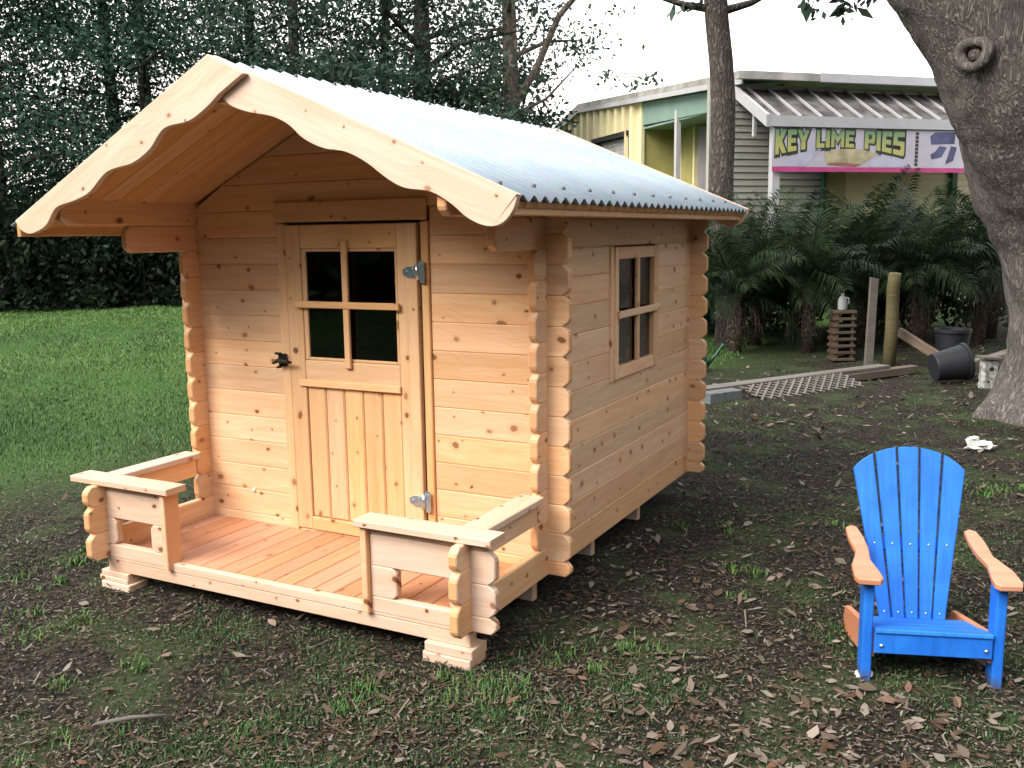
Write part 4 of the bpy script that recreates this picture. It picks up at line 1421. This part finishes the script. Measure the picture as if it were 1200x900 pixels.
for i, (lat, dep) in enumerate(((2.5, 13.4), (3.3, 14.0), (4.2, 14.0), (5.1, 14.2), (5.9, 13.8), (6.6, 13.4), (4.8, 12.9), (3.0, 13.0))):
    rg = np.random.default_rng(180 + i)
    root = empty("shrub", spot(lat, dep))
    st = MB(); clumps = []
    for k in range(13):
        az, q = rg.random() * 6.28, rg.random() ** 0.5 * 0.55
        hgt = 0.45 + rg.random() * 0.75
        st.tube([(math.cos(az) * q * .3, math.sin(az) * q * .3, -0.05), (math.cos(az) * q, math.sin(az) * q, hgt)], [0.015, 0.006], 5, False)
        clumps += [(math.cos(az) * q, math.sin(az) * q, hgt, 0.42), (math.cos(az) * q, math.sin(az) * q, hgt * 0.5, 0.36)]
    o = obj("stems", st, BARK_DARK); o.parent = root; o['kind'] = 'stuff'
    o = obj("foliage", crown_mesh("foliage", clumps, 420, 0.06, rg), LEAF_SHRUB); o.parent = root
    tag(root, "low dark shrub filling the shade under the palms", "shrub", "shrubs under the palms")

# unseen leaf screen added behind the viewer: blocks low sky, shows in the panes
rg = np.random.default_rng(77)
cl = []
for k in range(760):
    a = math.radians(68 + 224 * rg.random())
    d = 15 + 5 * rg.random()
    v = FWD * (math.cos(a) * d) + RIGHT * (math.sin(a) * d)
    cl.append((CAM.x + v.x, CAM.y + v.y, 0.4 + 8.5 * rg.random() ** 1.1, 1.6))
o = obj("sky_blocker_foliage", crown_mesh("sky_blocker_foliage", cl, 24, 0.5, rg), LEAF_DARK)
tag(o, "added screen of dark leaf clumps behind the viewer that blocks the low sky", "sky_blocker_foliage", None, 'stuff')

# ------------------------------------------------------------------ odds and ends at the edge of the bed
def plank_between(name, mat, parent, a, b, w, h, lift=0.0):
    a, b = Vector(a), Vector(b)
    d = b - a
    M = Matrix.Translation(a) @ d.to_track_quat('X', 'Z').to_matrix().to_4x4()
    mb = MB().prism([(0, 0), (d.length, 0), (d.length, h), (0, h)], -w / 2, w / 2, 0.004)
    return obj(name, mb, mat, parent, M=M)


A, B = Vector((-0.85, 4.62, 0)), Vector((0.70, 7.22, 0))
edge = empty("timber_edging", (A + B) / 2)
tag(edge, "two long weathered timbers stacked as edging along the palm bed", "timber")
plank_between("timber", TREATED, edge, A + Vector((0, 0, -0.005)), B + Vector((0, 0, -0.01)), 0.10, 0.075)
plank_between("timber", GREY_WOOD, edge, A + Vector((-0.03, 0.02, 0.0715)), B + Vector((-0.25, -0.33, 0.067)), 0.14, 0.034)
dirv = (B - A).normalized()
nrm = Vector((dirv.y, -dirv.x, 0))
cb = empty("concrete_block", A + dirv * 0.22 + nrm * 0.14, math.atan2(dirv.y, dirv.x))
tag(cb, "grey concrete block lying below the timber edging", "block")
for i in range(2):
    o = obj("block_half", MB().prism([(0, 0), (0.185, 0), (0.185, 0.10), (0, 0.10)], -0.07, 0.07, 0.006), CONCRETE); o.parent = cb; o.location = (-0.19 + i * 0.19, 0, -0.005)
# lattice panel leaning on the timbers
lat_o = A + dirv * 0.50 + nrm * 0.34
lat_root = empty("lattice_panel", lat_o)
tag(lat_root, "weathered wooden lattice panel leaning against the timber edging", "lattice")
upv = (-nrm * 0.265 + Vector((0, 0, 0.085)))
LW, LH = 1.35, upv.length
upn = upv.normalized()
face = dirv.cross(upn).normalized()


def lat_pt(u, v, k): return lat_o + dirv * u + upn * v + face * k + Vector((0, 0, 0.012))


for fam in (1, -1):
    for i in range(-2, 15):
        u0 = i * 0.105
        u1 = u0 + LH * 1.1 * 1.25
        a = (u0, 0.0); b = (u1, LH)
        if fam < 0: a, b = (u1, 0.0), (u0, LH)
        lo, hi = 0.0, 1.0
        for t_, in ((0,),):
            du = b[0] - a[0]
            tl, th = sorted(((0 - a[0]) / du, (LW - a[0]) / du))
            lo, hi = max(lo, tl), min(hi, th)
        if hi - lo < 0.15: continue
        pa = lat_pt(a[0] + (b[0] - a[0]) * lo, LH * lo, 0.004 * fam); pb = lat_pt(a[0] + (b[0] - a[0]) * hi, LH * hi, 0.004 * fam)
        x = (pb - pa).normalized(); z = face.cross(x)
        M = Matrix(((x.x, face.x, z.x, pa.x), (x.y, face.y, z.y, pa.y), (x.z, face.z, z.z, pa.z), (0, 0, 0, 1)))
        obj("slat", MB().prism([(0, -0.010), ((pb - pa).length, -0.010), ((pb - pa).length, 0.010), (0, 0.010)], -0.003, 0.003, 0.0), GREY_WOOD, lat_root, M=M)
# stakes
st = obj("wooden_stake", MB().prism([(-0.045, -0.1), (0.045, -0.1), (0.043, 0.93), (-0.042, 0.95)], -0.02, 0.02, 0.004), GREY_WOOD, None, (0.235, 7.42, 0), (0.02, 0.015, 0.5))
tag(st, "flat grey wooden stake upright beside the round post", "stake")
rp_ = MB().tube([(0, 0, -0.1), (0.01, 0, 0.4), (0.0, 0.01, 0.85), (0.012, 0.0, 0.99)], [0.068, 0.066, 0.064, 0.063], 14)
tag(obj("round_post", rp_, MOSSY_WOOD, None, (0.43, 7.47, 0), (0.0, 0.012, 0)), "round greenish treated fence post standing at the palm bed", "post")
tag(plank_between("plank", TREATED, None, (0.47, 7.80, 0.30), (1.02, 7.42, 0.02), 0.04, 0.10), "short brown board slanting behind the black pot", "plank")
tag(plank_between("plank", TREATED, None, (1.10, 6.98, 0.02), (1.75, 7.35, 0.24), 0.05, 0.09), "brown board propped up between black pot and oak", "plank")
tag(plank_between("plank", GREY_WOOD, None, (1.12, 6.84, 0.12), (1.80, 7.12, 0.30), 0.10, 0.03), "pale thin board resting over the propped brown board", "plank")
# tipped black nursery pot
pot = MB().lathe([(0.0, 0.0), (0.15, 0.0), (0.155, 0.01), (0.195, 0.33), (0.212, 0.335), (0.214, 0.37), (0.203, 0.372), (0.196, 0.34), (0.150, 0.03), (0.0, 0.025)], 44, smooth=False)
pot.v = [tuple(q * 0.84 for q in p) for p in pot.v]
tag(obj("plant_pot", pot, BLACK_PLASTIC, None, (0.93, 6.48, 0.150), (math.radians(80), 0, math.radians(118))), "black plastic plant pot tipped over beside the boards", "pot")
pot2 = MB().lathe([(0.0, 0.0), (0.14, 0.0), (0.17, 0.36), (0.185, 0.365), (0.185, 0.40), (0.17, 0.40), (0.135, 0.04), (0.0, 0.04)], 40, smooth=False)
tag(obj("plant_pot", pot2, BLACK_PLASTIC, None, (1.02, 7.75, 0.0)), "upright black plastic plant pot among the palms", "pot")
# small white post with dark holes
wp = empty("bird_box", (1.40, 6.30, 0), math.radians(28))
tag(wp, "small white weathered bird box with dark holes near the oak", "bird box")
for nm, mb, mt in (("box", MB().prism([(-0.065, -0.02), (0.065, -0.02), (0.062, 0.27), (-0.06, 0.28)], -0.05, 0.05, 0.006), plain("flaking_white_paint", (0.30, 0.31, 0.30), 0.8, 0.0, 0.6, 26.0)),
                   ("lid", MB().prism([(-0.095, 0.281), (0.085, 0.272), (0.085, 0.297), (-0.095, 0.306)], -0.075, 0.07, 0.004), GREY_WOOD)):
    o = obj(nm, mb, mt); o.parent = wp
for (x, z, r) in ((0.004, 0.19, 0.021), (-0.02, 0.075, 0.012)):
    o = obj("hole", MB().tube([(x, -0.0495, z), (x, -0.052, z)], r, 12), VOIDM); o.parent = wp
tag(obj("brick", MB().prism([(0, -0.01), (0.21, -0.01), (0.21, 0.09), (0, 0.09)], 0, 0.10, 0.006), plain("brown_brick", (0.17, 0.11, 0.08), 0.9, 0, 0.25, 20), None, (1.50, 6.75, 0), (0, 0, 0.4)),
    "brown brick on the ground behind the bird box", "brick")
# slatted crate with a white jug among the palms
cr = empty("slatted_crate", spot(3.66, 10.55), math.radians(30))
tag(cr, "low stack of wooden slats in the shade of the palms", "crate")
for i in range(8):
    o = obj("slat", MB().prism([(-0.12, 0), (0.12, 0), (0.12, 0.03), (-0.12, 0.03)], -0.11, 0.11, 0.003), DARK_WOOD); o.parent = cr; o.location = (0.006 * (i % 2), 0, 0.005 + i * 0.075)
for sx in (-0.10, 0.07):
    o = obj("corner_post", MB().box(sx, sx + 0.03, -0.10, 0.10, 0.036, 0.529), DARK_WOOD); o.parent = cr
jug = MB().lathe([(0.0, 0.0), (0.06, 0.0), (0.068, 0.02), (0.068, 0.15), (0.05, 0.20), (0.022, 0.235), (0.022, 0.265), (0.0, 0.266)], 18)
jug.v = [(p[0] * 0.75, p[1] * 0.75, p[2] * 0.7) for p in jug.v]
jug.tube([(0.038, 0, 0.14), (0.064, 0, 0.133), (0.068, 0, 0.085), (0.050, 0, 0.063)], 0.008, 8)
p = spot(3.66, 10.55)
tag(obj("jug", jug, plain("grey_white_plastic", (0.30, 0.32, 0.34), 0.6), None, (p.x, p.y, 0.561)), "white plastic jug standing on the slats among the palms", "jug")  # jug plastic toned down to grey-white
wc = empty("watering_can", (-1.30, 6.30, 0), 0.6)
tag(wc, "green plastic watering can behind the playhouse corner", "watering can")
for nm, mb in (("body", MB().lathe([(0.0, 0.0), (0.10, 0.0), (0.10, 0.20), (0.07, 0.24), (0.062, 0.24), (0.09, 0.19), (0.0, 0.18)], 20)),
               ("spout", MB().tube([(0.09, 0, 0.06), (0.20, 0, 0.18), (0.26, 0, 0.27), (0.28, 0, 0.28)], [0.022, 0.016, 0.013, 0.03], 10)),
               ("grip", MB().tube([(-0.07, 0, 0.22), (-0.05, 0, 0.31), (0.03, 0, 0.32), (0.06, 0, 0.24)], 0.012, 8))):
    o = obj(nm, mb, GREEN_PLASTIC); o.parent = wc
# crumpled white scrap
vs, fs = [], []
nu, nv = 14, 8
rg = np.random.default_rng(2)
for i in range(nv + 1):
    th = math.pi * i / nv
    for k in range(nu):
        ph = 2 * math.pi * k / nu
        f = 1 + 0.28 * rg.normal() * (0 < i < nv)
        vs.append((0.075 * f * math.sin(th) * math.cos(ph), 0.05 * f * math.sin(th) * math.sin(ph), 0.022 + 0.032 * f * math.cos(th) + (0.03 if (math.cos(ph) < -0.4 and i < 4) else 0)))
for i in range(nv):
    for k in range(nu):
        j = (k + 1) % nu
        fs.append((i * nu + k, (i + 1) * nu + k, (i + 1) * nu + j, i * nu + j))
tag(obj("paper_scrap", MB().add(vs, fs), WHITE_PLASTIC, None, (1.41, 3.66, 0.0), (0, 0, 0.45)), "crumpled white scrap lying on the ground before the oak", "scrap")
# bleached stick in the soil
tag(obj("stick", MB().tube([(0, 0, 0.008), (0.10, 0.012, 0.014), (0.20, 0.02, 0.010)], [0.006, 0.007, 0.005], 7), GREY_WOOD, None, (-0.83, -1.435, 0.0), (0, 0, 0.6)),
    "pale straight stick lying on bare soil before the porch", "stick")

# ------------------------------------------------------------------ leaf litter, chips and grass
def in_house(x, y, m=0.0):
    return (x > -WX - 0.08 + m) & (x < 0.08 - m) & (y > -0.62 + m) & (y < LY + 0.05 - m)


def patchy(x, y, s, ph):
    return 0.5 + 0.25 * np.sin(x * s + ph + 1.7 * np.sin(y * s * 0.7)) + 0.25 * np.sin(y * s * 1.13 - ph + 1.3 * np.sin(x * s * 0.9 + 2))


def ground_samples(n, rg, d0, d1, half=0.66, power=1.0):
    """points on the yard, thinning with distance from the viewer's end of it"""
    u = rg.random(n)
    d = d0 * (d1 / d0) ** (u ** power)
    a = (rg.random(n) * 2 - 1) * half
    x = CAM.x + RIGHT.x * d * a + FWD.x * d
    y = CAM.y + RIGHT.y * d * a + FWD.y * d
    return x, y, d


def litter(n, seed):
    rg = np.random.default_rng(seed)
    x, y, d = ground_samples(n, rg, 1.7, 13.0, 0.68)
    side = np.clip((x * 0.86 + y * 0.5 + 1.15) / 1.5, 0, 1)         # heavier under the oak's side of the yard
    keep = rg.random(n) < 0.55 * (0.10 + 0.90 * side) * (0.30 + 0.70 * patchy(x, y, 2.7, 0.4)) * (1 - 0.93 * lawn_mask(x, y))
    keep &= ~in_house(x, y, 0.10)
    x, y, d = x[keep], y[keep], d[keep]
    m = len(x)
    L = (0.006 + 0.023 * rg.random(m) ** 1.9) * (1 + 0.25 * (d > 6)); W = L * (0.26 + 0.42 * rg.random(m))
    az = rg.random(m) * 2 * np.pi
    curl = (0.10 + 0.5 * rg.random(m)) * np.where(rg.random(m) < 0.5, 1, -1)
    ti, tj = rg.normal(0, 0.28, m), rg.normal(0, 0.28, m)
    st = np.array([(-1.15, 0), (-0.72, 0.48), (-0.18, 0.86), (0.42, 0.74), (1, 0), (0.42, -0.74), (-0.18, -0.86), (-0.72, -0.48), (0, 0)], float)
    V = np.zeros((m, 9, 3))
    wob = 1 + 0.22 * rg.normal(size=(m, 9)); wob[:, [0, 4, 8]] = 1
    for k, (u, v) in enumerate(st):
        lx, ly = u * L, v * W * wob[:, k]
        lz = curl * L * (u * u * 0.55 + (v * v) * 0.6) + ti * lx + tj * ly
        V[:, k, 0] = x + np.cos(az) * lx - np.sin(az) * ly
        V[:, k, 1] = y + np.sin(az) * lx + np.cos(az) * ly
        V[:, k, 2] = lz
    V[:, :, 2] += (gz(x, y) + 0.006 - np.minimum(V[:, :, 2].min(1), 0) * 0.8 + 0.012 * rg.random(m))[:, None]
    b = (np.arange(m) * 9)[:, None, None]
    tri = np.array([((k + 1) % 8, k, 8) for k in range(8)])
    F = (b + tri[None]).reshape(-1, 3)
    tint = np.repeat(rg.random(m) ** 1.1, 8)
    return fast_mesh("leaf_litter", V.reshape(-1, 3), F, tint)


o = obj("leaf_litter", litter(30000, 31), LITTER)
tag(o, "dry brown and tan leaves scattered over the yard", "leaves", None, 'stuff')


def chips(n, seed):
    rg = np.random.default_rng(seed)
    x, y, d = ground_samples(n, rg, 1.7, 9.0, 0.66)
    keep = (rg.random(n) < (1 - lawn_mask(x, y)) * (0.35 + 0.65 * patchy(x, y, 3.9, 2.2))) & ~in_house(x, y, 0.15)
    x, y, d = x[keep], y[keep], d[keep]
    m = len(x)
    L = 0.003 + 0.012 * rg.random(m) ** 3 + 0.03 * (rg.random(m) > 0.994); W = 0.0016 + 0.0028 * rg.random(m)
    az = rg.random(m) * 2 * np.pi; tl = rg.normal(0, 0.25, m)
    z = gz(x, y) + 0.004 + 0.008 * rg.random(m)
    V = np.zeros((m, 4, 3))
    for k, (u, v) in enumerate(((-1, -1), (1, -0.7), (0.9, 0.8), (-1, 1))):
        V[:, k, 0] = x + np.cos(az) * u * L - np.sin(az) * v * W
        V[:, k, 1] = y + np.sin(az) * u * L + np.cos(az) * v * W
        V[:, k, 2] = z + np.abs(tl) * L + tl * u * L
    F = np.arange(m * 4).reshape(m, 4)
    return fast_mesh("soil_debris", V.reshape(-1, 3), F, rg.random(m) ** 1.5 * 0.85)


o = obj("soil_debris", chips(80000, 33), LITTER)
tag(o, "fine mulch slivers and bark bits littering the bare soil", "debris", None, 'stuff')


def blades(x, y, d, h, rg, tint):
    m = len(x)
    w = np.maximum(0.0014 + 0.0014 * rg.random(m), 0.00030 * d)
    az = rg.random(m) * 2 * np.pi; ln = h * (0.25 + 0.75 * rg.random(m))
    dx, dy = np.cos(az) * ln, np.sin(az) * ln
    px, py = -np.sin(az) * w, np.cos(az) * w
    z = gz(x, y) - 0.003
    V = np.zeros((m, 5, 3))
    V[:, 0] = np.stack([x - px, y - py, z], 1); V[:, 1] = np.stack([x + px, y + py, z], 1)
    V[:, 2] = np.stack([x + px * .8 + dx * .4, y + py * .8 + dy * .4, z + h * .62], 1)
    V[:, 3] = np.stack([x - px * .8 + dx * .4, y - py * .8 + dy * .4, z + h * .62], 1)
    V[:, 4] = np.stack([x + dx, y + dy, z + h * 0.95], 1)
    b = (np.arange(m) * 5)[:, None, None]
    F = (b + np.array([(0, 1, 2), (0, 2, 3), (3, 2, 4)])[None]).reshape(-1, 3)
    return V.reshape(-1, 3), F, np.repeat(tint, 3)


rg = np.random.default_rng(61)
# turf of the lawn
n = 520000
x, y, d = ground_samples(n, rg, 4.2, 27.0, 0.62, 0.8)
k = (rg.random(n) < lawn_mask(x, y) ** 1.2 * (0.45 + 0.55 * np.clip(patchy(x, y, 3.4, 2.7) * 1.6, 0, 1))) & ~in_house(x, y) & (x < -1.2)
x, y, d = x[k], y[k], d[k]
h = (0.014 + 0.020 * rg.random(len(x))) * (0.7 + 0.6 * patchy(x, y, 1.3, 0.7)) * (1 + 0.025 * d)
tint = np.clip(rg.normal(0.56, 0.17, len(x)) + 0.40 * (patchy(x, y, 0.8, 1.9) - 0.5) + 0.2 * (patchy(x, y, 2.9, 0.2) - 0.5), 0, 1)
V, F, tt = blades(x, y, d, h, rg, tint)
o = obj("lawn_grass", fast_mesh("lawn_grass", V, F, tt), GRASS)
tag(o, "green mown lawn grass stretching to the tree screen", "grass", None, 'stuff')
# sparse grass and weeds in the soil
n = 560000
x, y, d = ground_samples(n, rg, 1.7, 12.0, 0.66)
pt = patchy(x, y, 2.1, 3.3) * 0.6 + patchy(x, y, 5.3, 1.1) * 0.4
pt2 = patchy(x, y, 11.0, 0.3)
k = (rg.random(n) < np.clip((pt - 0.40) * 2.6, 0.10, 1) * np.clip(pt2 * 1.6 - 0.15, 0.14, 1) * (1 - lawn_mask(x, y) * 0.7)) & ~in_house(x, y, 0.05)
x, y, d = x[k], y[k], d[k]
h = 0.006 + 0.017 * rg.random(len(x)) ** 1.8
tint = np.clip(rg.normal(0.10, 0.2, len(x)) + 0.25 * (pt[k] - 0.5), 0, 1)
V, F, tt = blades(x, y, d, h, rg, tint)
o = obj("sparse_grass", fast_mesh("sparse_grass", V, F, tt), GRASS)
tag(o, "thin patchy grass growing through the bare soil", "grass", None, 'stuff')
# denser weed tufts
X, Y = [], []
tuft_spots = [(0.12, -0.72), (0.30, -0.62), (0.42, -0.35), (-0.28, -0.95), (-1.15, -1.25), (-1.55, -0.95), (-0.75, -1.55), (0.62, 0.6), (0.05, -0.62), (-2.1, -0.5), (-1.9, -0.9), (0.9, 1.6), (1.5, 2.6), (0.25, 1.2)]
for a, b in tuft_spots:
    for q in range(rg.integers(3, 7)):                 # each weed is a loose scatter of small rosettes
        ox, oy = a + rg.normal(0, 0.11), b + rg.normal(0, 0.11)
        kk = rg.integers(14, 60); sp = 0.012 + 0.03 * rg.random()
        X.append(ox + rg.normal(0, sp, kk)); Y.append(oy + rg.normal(0, sp, kk))
x, y = np.concatenate(X), np.concatenate(Y)
kk = ~in_house(x, y, 0.0); x, y = x[kk], y[kk]
d = np.hypot(x - CAM.x, y - CAM.y)
V, F, tt = blades(x, y, d * 2.6, 0.014 + 0.026 * rg.random(len(x)), rg, np.clip(rg.normal(0.5, 0.18, len(x)), 0, 0.85))
o = obj("weed_tufts", fast_mesh("weed_tufts", V, F, tt), GRASS)
tag(o, "bright green weed tufts dotted around the porch corner", "weeds", None, 'stuff')
